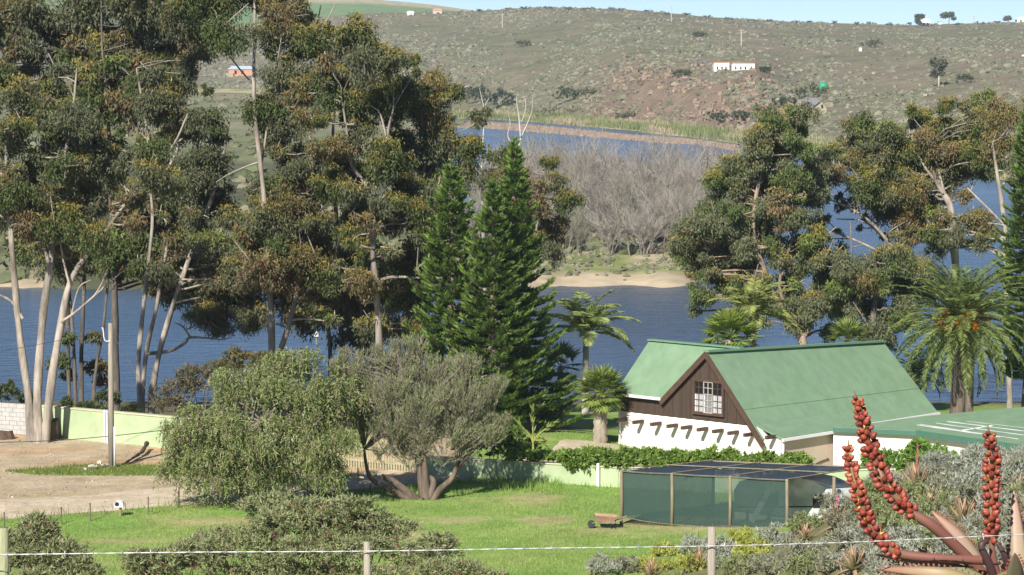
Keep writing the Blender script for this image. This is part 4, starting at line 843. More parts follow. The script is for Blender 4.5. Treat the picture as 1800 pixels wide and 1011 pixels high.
# ------------------------------------------------------------------ pepper tree and fine-leaved shrub tree in the middle
def pepper(label, Y, trunks, lobes, nstr, seed, cols):
    rng = np.random.default_rng(seed); b = ptz(trunks[0][0][0], Y); t = thing('pepper_tree', label, 'tree', b)
    for tr in trunks:
        p, r = px_path(tr, Y, rng, .3)
        if tr[0][1] > 850: p = np.vstack([[p[0][0], p[0][1], gz(p[0][0], p[0][1]) - .15], p]); r = np.r_[r[0] * 1.15, r]
        mb = MB(); mb.tube(p, r, 8, (.27, .23, .19)); mb.build('trunk' if tr[0][1] > 850 else 'branch', M_bark, t, True)
    lf = MB(); tw = MB(); w = np.array([l[2] * l[3] for l in lobes], float); w /= w.sum(); cols = np.asarray(cols, float)
    for (px_, py_, rx, ry, dz), wi in zip(lobes, w):
        c = P(px_, py_, Y + dz); sc = Y / FPX; k = int(nstr * wi); u = nrm(rng.normal(size=(k, 3))); u[:, 2] = np.where(rng.random(k) < .75, np.abs(u[:, 2]), u[:, 2])
        nsb = 11; cs = nrm(rng.normal(size=(nsb, 3))) * rng.uniform(.35, 1.18, (nsb, 1)); st = c + (cs[rng.integers(nsb, size=k)] + u * rng.uniform(.08, .36, (k, 1))) * np.array((rx * sc, min(rx, ry) * sc * 1.2, ry * sc)); ln = rng.uniform(.25, .95, k)
        base = cols[rng.choice(len(cols), k)] * rng.uniform(.8, 1.2, (k, 1)); m_ = 11; s = np.linspace(0, 1, m_)
        out_ = u * np.array((1, 1, 0)) * .35 * ln[:, None]
        pts = st[:, None, :] + out_[:, None, :] * np.sqrt(s)[None, :, None] + np.array((0, 0, -1)) * (ln[:, None] * (s ** 1.25)[None, :])[..., None] + np.cumsum(rng.normal(size=(k, m_, 3)) * .02, 1)
        pos = pts.reshape(-1, 3); D = rng.normal(size=pos.shape) * .55 + np.array((0, 0, -.65)); lf.leaves(pos, D, .17 * rng.uniform(.6, 1.3, len(pos)), .045 * rng.uniform(.7, 1.4, len(pos)), np.repeat(base, m_, 0) * rng.uniform(.8, 1.2, (len(pos), 1)), rng)
        for q in range(2):
            e = c + u[q % k] * np.array((rx, min(rx, ry), ry)) * sc * .6; s0 = P(trunks[0][-1][0], trunks[0][-1][1], Y); tw.tube(smooth_path([s0, (s0 + c) / 2 + rng.normal(size=3) * .3, c + rng.normal(size=3) * .2, e], 3), np.linspace(.05, .012, 10), 5, (.24, .2, .16))
    tw.build('branches', M_bark, t, True); lf.build('crown', M_soft, t)
pepper('large weeping pepper tree with drooping foliage beside the dirt road', 108.5,
       [[(432, 898, 26), (428, 850, 22), (440, 800, 18), (460, 740, 14)], [(440, 898, 22), (452, 850, 18), (470, 800, 14), (510, 740, 10)], [(460, 800, 10), (560, 830, 7), (640, 840, 5)], [(470, 790, 9), (530, 720, 7), (560, 660, 4)]],
       [(350, 752, 62, 65, 0), (330, 790, 50, 62, -.6), (410, 720, 75, 70, .6), (480, 672, 85, 58, .4), (545, 715, 80, 70, -.5), (450, 780, 95, 62, -1.2), (580, 775, 62, 55, -.6), (400, 820, 70, 38, -1), (610, 690, 50, 55, .8), (510, 640, 45, 28, .5), (520, 800, 70, 40, -.8)], 7600, 81, [(.225, .275, .095), (.185, .235, .08), (.26, .30, .12), (.27, .24, .14)])
def fine_shrub(label, Y, trunks, lobes, n, seed, cols, base):
    rng = np.random.default_rng(seed); b = ptz(base[0], Y); t = thing('shrub_tree', label, 'tree', b)
    tips = []
    for tr in trunks:
        p, r = px_path(tr, Y, rng, .3); p[0] = b + (rng.normal() * .12, rng.normal() * .1, -.1); mb = MB(); mb.tube(p, r, 8, (.16, .12, .095)); mb.build('trunk', M_bark, t, True); tips += [p[-1], p[len(p) // 2]]
    rl = np.random.default_rng(seed + 5); lobes = [(a_, b_, c_ * .85, d_ * .85, e_) for a_, b_, c_, d_, e_ in lobes] + [(a_ + c_ * .9 * math.cos(t_), b_ - d_ * .9 * math.sin(t_), c_ * .36, d_ * .36, e_) for a_, b_, c_, d_, e_ in lobes for t_ in rl.uniform(-.2, 3.3, 3)]
    tips = np.array(tips); lf = MB(); tw = MB(); sc = Y / FPX; cols = np.asarray(cols, float); w = np.array([l[2] * l[3] for l in lobes], float); w /= w.sum()
    for (px_, py_, rx, ry, dz), wi in zip(lobes, w):
        c = P(px_, py_, Y + dz); k = int(n * wi); u = nrm(rng.normal(size=(k, 3))); u[:, 2] = np.where(rng.random(k) < .7, np.abs(u[:, 2]), u[:, 2])
        e = c + u * rng.uniform(.4, 1.0, (k, 1)) ** .6 * np.array((rx * sc, min(rx, ry) * sc, ry * sc)) * (.85 + .3 * vn(u[:, 0] * 4 + px_, u[:, 2] * 4 + u[:, 1] * 3 + 40))[:, None]
        s0 = np.array((c[0], c[1], c[2] - ry * sc * 1.15)); D = nrm(e - s0)
        m_ = 16; f = rng.uniform(0, 1, (k, m_)); pos = (e[:, None, :] - D[:, None, :] * (f * .55)[..., None] + rng.normal(size=(k, m_, 3)) * .025).reshape(-1, 3)
        DD = np.repeat(D, m_, 0) + rng.normal(size=pos.shape) * .38 + np.array((0, 0, .25)); cc = np.repeat(cols[rng.choice(len(cols), k)] * rng.uniform(.8, 1.2, (k, 1)), m_, 0); lf.leaves(pos, DD, .13 * rng.uniform(.7, 1.3, len(pos)), .026, cc, rng)
        tw.blades(e - D * .75, D + rng.normal(size=e.shape) * .05, .75, .018, np.array((.24, .2, .18)), rng)
        for q in range(10 if rx > 34 else 1):
            tp = tips[np.argmin(np.linalg.norm(tips - c, axis=1) + np.maximum(tips[:, 2] - c[2], 0) * 2)]; ee = e[q % k]; tw.tube(smooth_path([tp, (tp * .5 + c * .5) + rng.normal(size=3) * .2, c * .4 + ee * .6 + rng.normal(size=3) * .12, ee], 3), np.linspace(.035, .007, 10), 4, (.2, .165, .14))
    tw.build('branches', M_bark, t, True); lf.build('crown', M_soft, t)
fine_shrub('multi stemmed grey green shrub tree with crooked dark stems on the lawn', 110,
           [[(742, 888, 24), (700, 868, 15), (660, 848, 11), (646, 828, 9), (640, 790, 6)], [(745, 890, 26), (720, 868, 18), (690, 845, 15), (672, 838, 13)], [(750, 890, 28), (748, 850, 20), (745, 800, 12), (735, 740, 8), (720, 680, 5)], [(755, 890, 24), (772, 862, 16), (795, 840, 12), (802, 815, 10), (800, 770, 6), (790, 720, 4)], [(750, 888, 20), (762, 850, 15), (755, 838, 12)], [(742, 885, 14), (738, 820, 12), (750, 750, 8), (775, 680, 5)]],
           [(745, 665, 80, 68, .8), (810, 705, 78, 72, 0), (700, 640, 55, 40, .6), (640, 690, 58, 70, .3), (780, 765, 88, 55, -.4), (680, 745, 60, 62, -.5), (840, 740, 52, 55, .4), (640, 640, 45, 35, .8), (720, 790, 60, 35, 0), (690, 690, 55, 50, -.6), (735, 720, 60, 50, -1.0), (620, 660, 40, 45, 0)], 4300, 82, [(.29, .30, .16), (.26, .29, .14), (.30, .265, .20), (.24, .275, .12)], (748, 890))
# round bushes behind the pepper tree on the river bank
def bush_px(name, label, Y, lobes, n, L, Wd, cols, seed, group=None, **kw):
    return leafy(name, label, 'bush', [(P(a_, b_, Y + dz), (rx * Y / FPX, rx * Y / FPX * .8, ry * Y / FPX)) for a_, b_, rx, ry, dz in lobes], n, L, Wd, cols, seed, group, **kw)
bush_px('bush', 'brown tinged bush on the bank left of the pepper tree', 126, [(315, 690, 42, 32, 0), (350, 668, 36, 28, .5), (300, 715, 34, 22, 0)], 5000, .16, .05, [(.18, .15, .09), (.13, .14, .06), (.2, .16, .11)], 83)
bush_px('bush', 'rusty olive bush rising above the pepper tree against the water', 124, [(430, 640, 42, 24, 0), (400, 655, 30, 20, 0), (470, 650, 36, 28, .4)], 4600, .16, .05, [(.19, .15, .065), (.14, .15, .05)], 84)
for i, (px_, py_, r_) in enumerate(((12, 696, 22), (48, 704, 13), (150, 718, 11), (186, 708, 19), (228, 724, 12), (118, 712, 9))):
    bush_px('low_bush', 'low dark bush among the gum trunks above the garden wall', 139, [(px_, py_, r_ * 1.2, r_, 0)], 700, .2, .09, [(.07, .1, .035), (.1, .12, .05)], 200 + i, 'low bushes on the shaded bank')
bush_px('bush', 'leafy dark bush behind the garden wall right of the shrub tree', 116.5, [(870, 770, 60, 34, 0), (905, 790, 50, 25, -.4), (830, 790, 45, 25, 0)], 6000, .14, .09, [(.08, .14, .03), (.12, .18, .04)], 86)
# strelitzia-like plant behind the wall
q = ptz(938, 115); t = thing('giant_strelitzia', 'young plant with three yellow green arching stems behind the wall', 'plant', q); mb = MB(); lb = MB(); rg = np.random.default_rng(87)
for k, (a_, b_) in enumerate(((905, 738), (972, 745), (936, 722), (958, 782))):
    e = P(a_, b_, 115); p0 = P(937, 780, 115); pp = smooth_path([q - (0, 0, .1), p0, (p0 + e) / 2 + (0, 0, .12), e], 4); mb.tube(pp, np.linspace(.05, .012, len(pp)), 6, (.38, .40, .1)); lb.blades(np.repeat(pp[5:][:, :], 3, 0), rg.normal(size=(3 * len(pp[5:]), 3)) * .3 + (e - p0) / np.linalg.norm(e - p0), .35, .09, np.array((.2, .25, .06)) * rg.uniform(.8, 1.2, (3 * len(pp[5:]), 1)), rg)
mb.build('stems', M_palm, t, True); lb.build('leaves', M_palm, t)

# ------------------------------------------------------------------ utility pole, cable, roadside fence, letterbox, stumps, stones
M_pole = plain('grey_pole_wood', (.30, .26, .21), .9, 4.0, .7, 1.3, .2, .3, (3, 3, .3))
pb = hit(196, 822); Yp = pb[1]; up_ = thing('utility_pole', 'weathered timber utility pole in front of the green wall', 'utility pole', pb)
pt_ = P(194, 568, Yp); mb = MB(); mb.tube(np.array([pb - (0, 0, .2), (pb + pt_) / 2, pt_]), (.13, .115, .095), 10, cap=True); mb.build('pole', M_pole, up_, True)
mb = MB(); c_ = P(201.5, 822, Yp - .12); mb.tube(np.array([c_, P(201.5, 750, Yp - .12)]), .045, 8, cap=True); mb.build('conduit', M_paint, up_, True)
mb = MB(); mb.tube(smooth_path([P(194, 600, Yp - .1), P(184, 598, Yp - .15), P(181, 578, Yp - .15), P(179, 577, Yp - .15)], 3), .022, 6); mb.build('insulator_hook', M_paint, up_, True)
mb = MB(); mb.tube(np.array([P(199, 590, Yp), P(232, 645, Yp + 2), P(284, 728, Yp + 4.2)]), .014, 5, (.5, .5, .5)); mb.build('stay_wire', M_twig, up_, True)
cb = thing('cable', 'thin black cable slung low across the green wall', 'cable', P(-60, 785, 118)); mb = MB(); mb.tube(smooth_path([P(-60, 779, 118), P(60, 776, 118.5), P(145, 771, 119), P(280, 757, 119.5), P(420, 735, 120)], 5), .016, 5); mb.build('strand', M_rub, cb, True)
cb = thing('cable', 'faint overhead cable running left from the utility pole', 'cable', P(-60, 625, 119)); mb = MB(); mb.tube(smooth_path([P(-60, 628, 119), P(60, 607, 119.5), P(182, 583, Yp - .15)], 6), .01, 5); mb.build('strand', M_rub, cb, True)
M_fpost = plain('dark_fence_post', (.14, .11, .08), .9, 5.0, .7, 1.3)
rfen = thing('roadside_fence', 'row of thin dark posts along the grass edge of the dirt road', 'fence', hit(100, 928))
for px_, py_, h_ in ((8, 942, 42), (60, 930, 34), (109, 922, 31), (159, 917, 33), (261, 906, 33), (314, 893, 36), (540, 866, 34), (558, 862, 33), (628, 852, 30)):
    g_ = hit(px_, py_); mb = MB(); hh = h_ * g_[1] / FPX; mb.tube(np.array([g_ - (0, 0, .2), g_ + (RNG.normal() * .02, 0, hh)]), .03, 6, cap=True); mb.build('post', M_fpost, rfen)
g_ = hit(577, 868); wp = thing('gate_post', 'pale squat post beside the road under the pepper tree', 'post', g_); mb = MB(); mb.box(g_ + (0, 0, .35), (.09, .09, .5)); mb.build('post', M_post, wp)
g_ = hit(212, 908); lbx = thing('letterbox', 'white and black letterbox on a short post by the road', 'letterbox', g_); zc = P(209, 887, g_[1])[2]
mb = MB(); mb.tube(np.array([g_ - (0, 0, .2), (g_[0], g_[1], zc - .02)]), .05, 8); mb.build('post', M_post, lbx, True)
mb = MB(); c_ = np.array((g_[0] - .05, g_[1], zc + .02)); an_ = np.linspace(0, math.pi, 9); prof_ = np.array([(-.17, 0)] + [(-.17 * math.cos(a_) * 1.0, .12 + .1 * math.sin(a_)) for a_ in an_] + [(.17, 0)])
prism('box', [c_ + (x_, -.16, z_ - .1) for x_, z_ in prof_], (0, .4, 0), M_paint, lbx); mb = MB(); mb.tube(np.array([c_ + (-.06, -.17, .02), c_ + (-.06, -.163, .02)]), .085, 12, cap=True); mb.build('door', M_rub, lbx)
def stone(mb, c, r, rng, col, k=1):
    u = np.array([(-1, -1, -1), (1, -1, -1), (1, 1, -1), (-1, 1, -1), (-1, -1, 1), (1, -1, 1), (1, 1, 1), (-1, 1, 1)], float) * rng.uniform(.5, 1.0, (8, 3)) * r
    an = rng.uniform(0, 6.28); R = np.array([(math.cos(an), math.sin(an), 0), (-math.sin(an), math.cos(an), 0), (0, 0, 1)]); mb.add(c + u @ R, [(0, 3, 2, 1), (4, 5, 6, 7), (0, 1, 5, 4), (1, 2, 6, 5), (2, 3, 7, 6), (3, 0, 4, 7)], col)
for i, (px_, py_, r_) in enumerate(((176, 816, .11), (168, 824, .1), (182, 821, .12), (160, 823, .13), (187, 820, .09), (150, 826, .08))):
    g_ = hit(px_, py_); mb = MB(); stone(mb, g_ + (0, 0, .03), r_, RNG, (.62, .57, .5)); tag(mb.build('stone', M_rock), 'pale stone lying at the foot of the utility pole', 'stone', 'stones by the utility pole')
def stump(label, px_, py_, r_, h_):
    g_ = hit(px_, py_); t = thing('tree_stump', label, 'stump', g_); k = 12; a_ = np.arange(k) * 6.283 / k; rr = r_ * (1 + .18 * np.sin(a_ * 3 + px_)); mb = MB()
    z_ = np.array([(-.1, 1.25), (.15, 1.05), (h_ * .7, .95), (h_, .9)]); V = [(g_[0] + math.cos(b_) * q_ * s_, g_[1] + math.sin(b_) * q_ * s_, g_[2] + zz_ * (1 + .1 * math.sin(b_ * 2 + px_))) for zz_, s_ in z_ for b_, q_ in zip(a_, rr)]
    F = [(l_ * k + i, l_ * k + (i + 1) % k, (l_ + 1) * k + (i + 1) % k, (l_ + 1) * k + i) for l_ in range(3) for i in range(k)] + [tuple(range(3 * k, 4 * k))]; solid('stump', V, F, plain('stump_bark', (.11, .075, .055), .95, 6, .6, 1.4, .2, .6), t)
stump('dark tree stump between the three trunk gum and the green wall', 88, 772, .38, .85); stump('low dark stump at the foot of the grey block wall', 8, 772, .36, .35)
pts = [hit(a_, b_) + (0, 0, .07) for a_, b_ in ((135, 826), (165, 826), (190, 822))]; lg = thing('fallen_branch', 'thin fallen branch on the dirt left of the utility pole', 'branch', pts[0]); mb = MB(); mb.tube(smooth_path(pts, 3), .05, 6, (.2, .16, .12)); mb.build('limb', M_bark, lg, True)
pts = [hit(a_, b_) + (0, 0, z_) for a_, b_, z_ in ((215, 820, .05), (238, 808, .14), (250, 802, .2), (258, 792, .3))]; lg = thing('shadow_strip', 'dark crooked strip standing in for a shadow crack right of the utility pole', 'shadow strip', pts[0]); mb = MB(); mb.tube(smooth_path(pts, 3), np.linspace(.04, .10, 10) * (1 + .3 * np.sin(np.arange(10) * 2.2)), 7, (.10, .075, .06)); mb.build('limb', M_bark, lg, True)  # dark limb shape drawn in place of a shadow crack on the ground
g_ = P(557, 640, 200); by = thing('mooring_post', 'small white topped post standing in the river', 'post', (g_[0], 200, WZ)); mb = MB(); mb.tube(np.array([(g_[0], 200, WZ - .5), (g_[0], 200, WZ + .55)]), .08, 8, cap=True); mb.build('post', M_post, by); mb = MB(); mb.tube(np.array([(g_[0], 200, WZ + .55), (g_[0], 200, WZ + .9)]), .17, 10, cap=True); mb.build('cap', M_paint, by)

# ------------------------------------------------------------------ foreground: shrubs, aloes, wire fence
OL = [(.25, .29, .125), (.30, .33, .165), (.215, .265, .10), (.27, .30, .135), (.33, .30, .19)]
def berry_bush(label, Y, lobes, n, seed, red=.035):
    b = bush_px('berry_bush', label, Y, lobes, n, .14, .042, OL, seed, 'grey green bushes below the wire fence', up=.35, inner=.3); rng = np.random.default_rng(seed); mb = MB()
    for a_, c_, rx, ry, dz in lobes:
        k = int(rx * .3); u = nrm(rng.normal(size=(k, 3))); u[:, 1] = -np.abs(u[:, 1]); pos = P(a_, c_, Y + dz) + u * np.array((rx, rx * .8, ry)) * Y / FPX * .95; mb.blades(np.repeat(pos, 8, 0) + rng.normal(size=(8 * k, 3)) * .03, rng.normal(size=(8 * k, 3)), .05, .04, (.24, .09, .06), rng)
    mb.build('berries', M_soft, b); return b
berry_bush('broad grey green bush with red berries below the pepper tree', 80, [(520, 930, 95, 50, 0), (640, 955, 95, 55, .6), (430, 975, 110, 55, -.5), (740, 985, 70, 45, 0), (470, 900, 55, 36, 1.2), (600, 915, 70, 40, .5), (560, 975, 100, 45, -.6), (350, 985, 60, 40, 0), (450, 1035, 120, 45, -1), (620, 1035, 120, 45, -1), (760, 1040, 70, 35, -.5)], 52000, 91)
berry_bush('rounded grey bush with red berries beside the thick left fence post', 70, [(100, 985, 75, 45, 0), (60, 945, 42, 36, .5), (30, 975, 40, 40, 0), (90, 1035, 90, 45, -.5)], 20000, 92)
berry_bush('low grey bush with red berries between the left post and broad bush', 72, [(265, 1000, 60, 35, 0), (310, 985, 40, 32, .5), (270, 1035, 70, 30, 0)], 10000, 93)
berry_bush('small grey bush in front of the middle fence post', 74, [(790, 1010, 55, 32, 0), (850, 1030, 40, 24, 0)], 5000, 94)
rng = np.random.default_rng(95)
# hillside shrubs on the right
SH = {'grey': [(.29, .29, .21), (.25, .27, .17), (.33, .32, .24)], 'green': [(.24, .285, .115), (.28, .30, .15), (.21, .25, .10)], 'yellow': [(.42, .43, .08), (.34, .38, .10)], 'silver': [(.38, .39, .32), (.34, .36, .28)]}
spots = []
for i in range(900):
    px_ = rng.uniform(1040, 1830); py_ = rng.uniform(830, 1020); lim = np.interp(px_, (1040, 1150, 1300, 1420, 1480, 1600, 1830), (1005, 965, 945, 905, 880, 835, 795))
    if py_ < lim + 14: continue
    if all(math.hypot(px_ - a_, (py_ - b_) * 1.6) > 40 for a_, b_ in spots): spots.append((px_, py_))
NAMES = {'grey': 'heath_bush', 'green': 'heath_bush', 'yellow': 'yellow_bush', 'silver': 'silver_bush'}
LBL = {'grey': 'grey twiggy bush on the right hillside', 'green': 'grey green twiggy bush on the right hillside', 'yellow': 'wispy yellow green bush on the right hillside', 'silver': 'silvery bush on the right hillside'}
for i, (px_, py_) in enumerate(spots):
    h_ = hit(px_, py_, 20, 110); Yb = h_[1]; ty_ = 'yellow' if (1130 < px_ < 1360 and rng.random() < .42 and py_ > 940) else rng.choice(['grey', 'green', 'green', 'silver'])
    r_ = rng.uniform(.4, .75); h2 = rng.uniform(.28, .5); dd = '' 
    leafy(NAMES[ty_], LBL[ty_], 'bush', [(h_ + (0, 0, h2 * .5), (r_, r_ * .8, h2 * 1.1)), (h_ + (r_ * .5, -.2, h2 * .3), (r_ * .6, r_ * .6, h2 * .8)), (h_ + (-r_ * .5, .1, h2 * .35), (r_ * .6, r_ * .6, h2 * .9))], 1000, .13, .036, SH[ty_], 300 + i, LBL[ty_].replace('bush', 'bushes'), up=.75, inner=.2)
for i, (px_, py_, rx, ry, Yb, lb_) in enumerate(((1640, 832, 50, 32, 92, 'silver grey bush right below the bright green hedge'), (1765, 832, 62, 50, 90, 'large silvery bush at the right edge below the annexe'), (1560, 850, 40, 28, 90, 'grey bush behind the two tall aloe flower spikes'), (1720, 812, 36, 30, 94, 'silver bush left of the single right aloe flower spike'))):
    leafy('silver_bush', lb_, 'bush', [(P(px_, py_, Yb), (rx * Yb / FPX, rx * Yb / FPX * .8, ry * Yb / FPX)), (P(px_ - rx * .6, py_ + ry * .4, Yb - .3), (rx * Yb / FPX * .6, rx * Yb / FPX * .5, ry * Yb / FPX * .7))], 4200, .14, .03, SH['silver'], 700 + i, up=.7, inner=.2)

M_aloe = leaf_mat('aloe_leaf', .05, .5, .4)
def aloe_leaf(mb, base, D, L, w, cur, col, tip, up=(0, 0, 1), k=9, teeth=0, rng=None, tb=None):
    D = nrm(np.asarray(D, float)); sd_ = nrm(np.cross(D, up)); u_ = np.cross(sd_, D); s = np.linspace(0, 1, k)[:, None]
    ctr = base + D * L * s + np.array((0, 0, 1)) * cur * L * s ** 2; ww = w * (1 - s ** 1.6) ** .8 + .004; V = []
    ring = np.stack([ctr - sd_ * ww + u_ * ww * .35, ctr - u_ * ww * .25 - sd_ * ww * .4, ctr - u_ * ww * .25 + sd_ * ww * .4, ctr + sd_ * ww + u_ * ww * .35, ctr + u_ * ww * .05], 1)
    cc = lerp3(np.broadcast_to(col, (k, 3)), tip, (s[:, 0] ** 1.1)); i = np.arange(k - 1)[:, None] * 5; j = np.arange(5)[None]; j2 = (j + 1) % 5
    mb.add(ring.reshape(-1, 3), np.stack([i + j, i + j2, i + 5 + j2, i + 5 + j], -1).reshape(-1, 4), np.repeat(cc, 5, 0))
    if teeth:
        f = np.linspace(.06, .9, teeth)
        for sg in (-1, 1):
            e = np.stack([np.interp(f, s[:, 0], ring[:, 0 if sg < 0 else 3, d_]) for d_ in range(3)], 1); mb.blades(e, np.repeat((sd_ * sg + D * .35)[None], teeth, 0), .022, .016, (.2, .07, .04), rng, np.repeat(u_[None], teeth, 0))
AL = []
for i, (px_, py_, rr, lb_) in enumerate(((1470, 915, 32, 'aloe rosette with a pink flower beside the caravan nose'), (1416, 940, 24, 'small aloe rosette left of the pink flowered one'), (1500, 988, 36, 'aloe rosette low under the wire at bottom centre right'), (1560, 1000, 24, 'small aloe rosette right of the lowest rosette'), (1692, 905, 40, 'aloe rosette between the slanting spike and the upright right spike'), (1610, 845, 44, 'aloe rosette with dry spike below the bright green hedge'), (1740, 925, 34, 'dry tipped aloe rosette left of the upright right spike'), (1655, 955, 36, 'dark aloe rosette under the thick slanting flower stalk'), (1635, 885, 34, 'aloe rosette just right of the slanting flower spike'), (1230, 985, 28, 'reddish aloe rosette left of the right fence post'), (1145, 1004, 26, 'reddish aloe rosette at the bottom edge of the lawn'), (1790, 860, 32, 'pale aloe rosette at the right edge among silvery bushes'), (1700, 985, 30, 'dry aloe rosette behind the big aloe leaves'))):
    h_ = hit(px_, py_ + rr * .6, 20, 110); Yb = h_[1]; R = rr * Yb / FPX * 1.15; c_ = P(px_, py_ + rr * .35, Yb); rg = np.random.default_rng(400 + i); t = thing('aloe', lb_, 'aloe', h_, 'aloes on the right hillside')
    mb = MB(); mb.tube(np.array([h_ - (0, 0, .1), c_]), .05, 6, (.3, .24, .18)); mb.build('stem', M_bark, t, True)
    for k in range(26):
        el = -.35 + 1.75 * k / 26; an = k * 2.39996; D = np.array((math.cos(an) * math.cos(el), math.sin(an) * math.cos(el), math.sin(el))); lf_ = MB(); dry = k < 7; aloe_leaf(lf_, c_, D, R * rg.uniform(.85, 1.1), R * .10, .12 if not dry else -.3, np.array((.33, .24, .15)) if dry else np.array((.18, .22, .11)), np.array((.36, .25, .17)) if dry else np.array((.40, .2, .13)), k=6); lf_.build('leaf', M_aloe, t)
    if i in (0, 5):
        mb = MB(); mb.tube(np.array([c_, c_ + (.03, 0, R * 1.6)]), .02, 5, (.35, .15, .12)); mb.build('flower_stalk', M_aloe, t); n_ = 60; fl_ = MB(); fl_.blades(c_ + np.array((.03, 0, R * 1.1)) + np.array((0, 0, 1)) * rg.uniform(0, R * .5, (n_, 1)), rg.normal(size=(n_, 3)) + (0, 0, -.3), .07, .03, (.62, .25, .36) if i == 0 else (.38, .13, .09), rg); fl_.build('flower', M_aloe, t)

# the big aloe in the right foreground
YA = 12.5; cen = P(1758, 1040, YA); ga = gz(cen[0], YA); big = thing('aloe', 'big foreground aloe with three long spikes of red fruit', 'aloe', (cen[0], YA, ga)); rg = np.random.default_rng(500)
mb = MB(); mb.tube(np.array([(cen[0], YA, ga - .1), cen - (0, 0, .1), cen]), (.09, .1, .08), 10, (.25, .2, .15)); mb.build('stem', M_bark, big, True)
def leaf_px(pts, w, col, tip, teeth=16, dy=0.):
    q = np.array([P(a_, b_, YA + d_) for a_, b_, d_ in pts]); q = smooth_path(q, 6); k = len(q); s = np.linspace(0, 1, k); ww = (w * YA / FPX / 2 * np.maximum(1 - s ** 1.7, 0) ** .75 + .0015)[:, None]
    tgt = nrm(np.gradient(q, axis=0)); sd_ = nrm(np.cross(tgt, np.array((0, -1, .25)))); u_ = np.cross(sd_, tgt); u_ = np.where(u_[:, 1:2] > 0, -u_, u_)
    ring = np.stack([q - sd_ * ww - u_ * ww * .0, q - sd_ * ww * .5 - u_ * ww * .5, q + sd_ * ww * .5 - u_ * ww * .5, q + sd_ * ww, q + sd_ * ww * .4 + u_ * ww * .18, q - sd_ * ww * .4 + u_ * ww * .18], 1); i = np.arange(k - 1)[:, None] * 6; j = np.arange(6)[None]; j2 = (j + 1) % 6
    cc = lerp3(np.broadcast_to(np.asarray(col, float), (k, 3)), np.asarray(tip, float), s ** 1.2); mb = MB(); mb.add(ring.reshape(-1, 3), np.stack([i + j, i + j2, i + 6 + j2, i + 6 + j], -1).reshape(-1, 4), np.repeat(cc, 6, 0))
    f = np.linspace(.05, .92, teeth)
    for idx, sg in ((0, -1), (3, 1)):
        e = np.stack([np.interp(f, s, ring[:, idx, d_]) for d_ in range(3)], 1); dd = np.stack([np.interp(f, s, sd_[:, d_]) for d_ in range(3)], 1) * sg + np.stack([np.interp(f, s, tgt[:, d_]) for d_ in range(3)], 1) * .4; mb.blades(e, dd, .016, .011, (.22, .06, .03), rg, np.repeat(np.array([(0, -1., .2)]), teeth, 0))
    return mb.build('leaf', M_aloe, big, True)
G1 = (.19, .25, .13); RD = (.33, .155, .11); PK = (.40, .23, .17)
leaf_px([(1795, 1030, .05), (1790, 960, .1), (1782, 862, .2)], 40, (.28, .26, .16), PK, 20)
leaf_px([(1740, 1030, .05), (1690, 950, .1), (1637, 898, .15)], 34, (.27, .23, .15), RD, 18)
leaf_px([(1750, 1035, -.1), (1680, 1000, -.12), (1610, 985, -.1), (1537, 975, 0)], 22, G1, RD, 22)
leaf_px([(1755, 1045, -.2), (1670, 1012, -.25), (1600, 1004, -.2), (1540, 1000, -.1)], 26, (.30, .27, .14), RD, 22)
leaf_px([(1745, 1020, .15), (1670, 992, .25), (1640, 985, .3), (1612, 962, .35)], 24, (.32, .24, .15), RD, 14)
leaf_px([(1785, 1060, -.3), (1784, 1010, -.42), (1784, 972, -.5)], 40, (.17, .2, .12), (.20, .14, .1), 12)
leaf_px([(1770, 1040, .2), (1780, 990, .3), (1800, 930, .4), (1830, 880, .5)], 40, (.35, .26, .18), PK, 18)
leaf_px([(1740, 1040, -.1), (1790, 1012, -.3), (1850, 990, -.4)], 40, G1, RD, 16)
# fruit: one shared mesh, a little six-ribbed capsule
fm = MB(); k = 8; prof_ = [(0, .15), (.2, .8), (.5, 1.0), (.8, .72), (1.0, .12)]
V = [(math.cos(a_) * r_ * .5 * (1.0 + .06 * math.cos(3 * a_)), math.sin(a_) * r_ * .5 * (1.0 + .06 * math.cos(3 * a_)), z_ * 1.25) for z_, r_ in prof_ for a_ in np.arange(k) * 2 * math.pi / k]
fm.add(V, [(l_ * k + i, l_ * k + (i + 1) % k, (l_ + 1) * k + (i + 1) % k, (l_ + 1) * k + i) for l_ in range(4) for i in range(k)])
M_fruit = plain('red_fruit', (.24, .05, .036), .5, 25.0, .55, 1.5, .5, 0, None, 0, ((.45, .13, .05), 9, .6)); 
n = M_fruit.node_tree; oi = n.nodes.new('ShaderNodeObjectInfo'); rmp = n.nodes.new('ShaderNodeValToRGB'); rmp.color_ramp.elements[0].color = (.17, .03, .024, 1); rmp.color_ramp.elements[1].color = (.34, .075, .042, 1); n.links.new(oi.outputs['Random'], rmp.inputs[0]); rg_ = [q for q in n.nodes if q.bl_idname == 'ShaderNodeRGB'][0]; tgt_ = [l.to_socket for l in n.links if l.from_node == rg_]; [n.links.new(rmp.outputs[0], q) for q in tgt_]
fo = fm.build('fruit', M_fruit, None, True); fmesh = fo.data; bpy.data.objects.remove(fo)
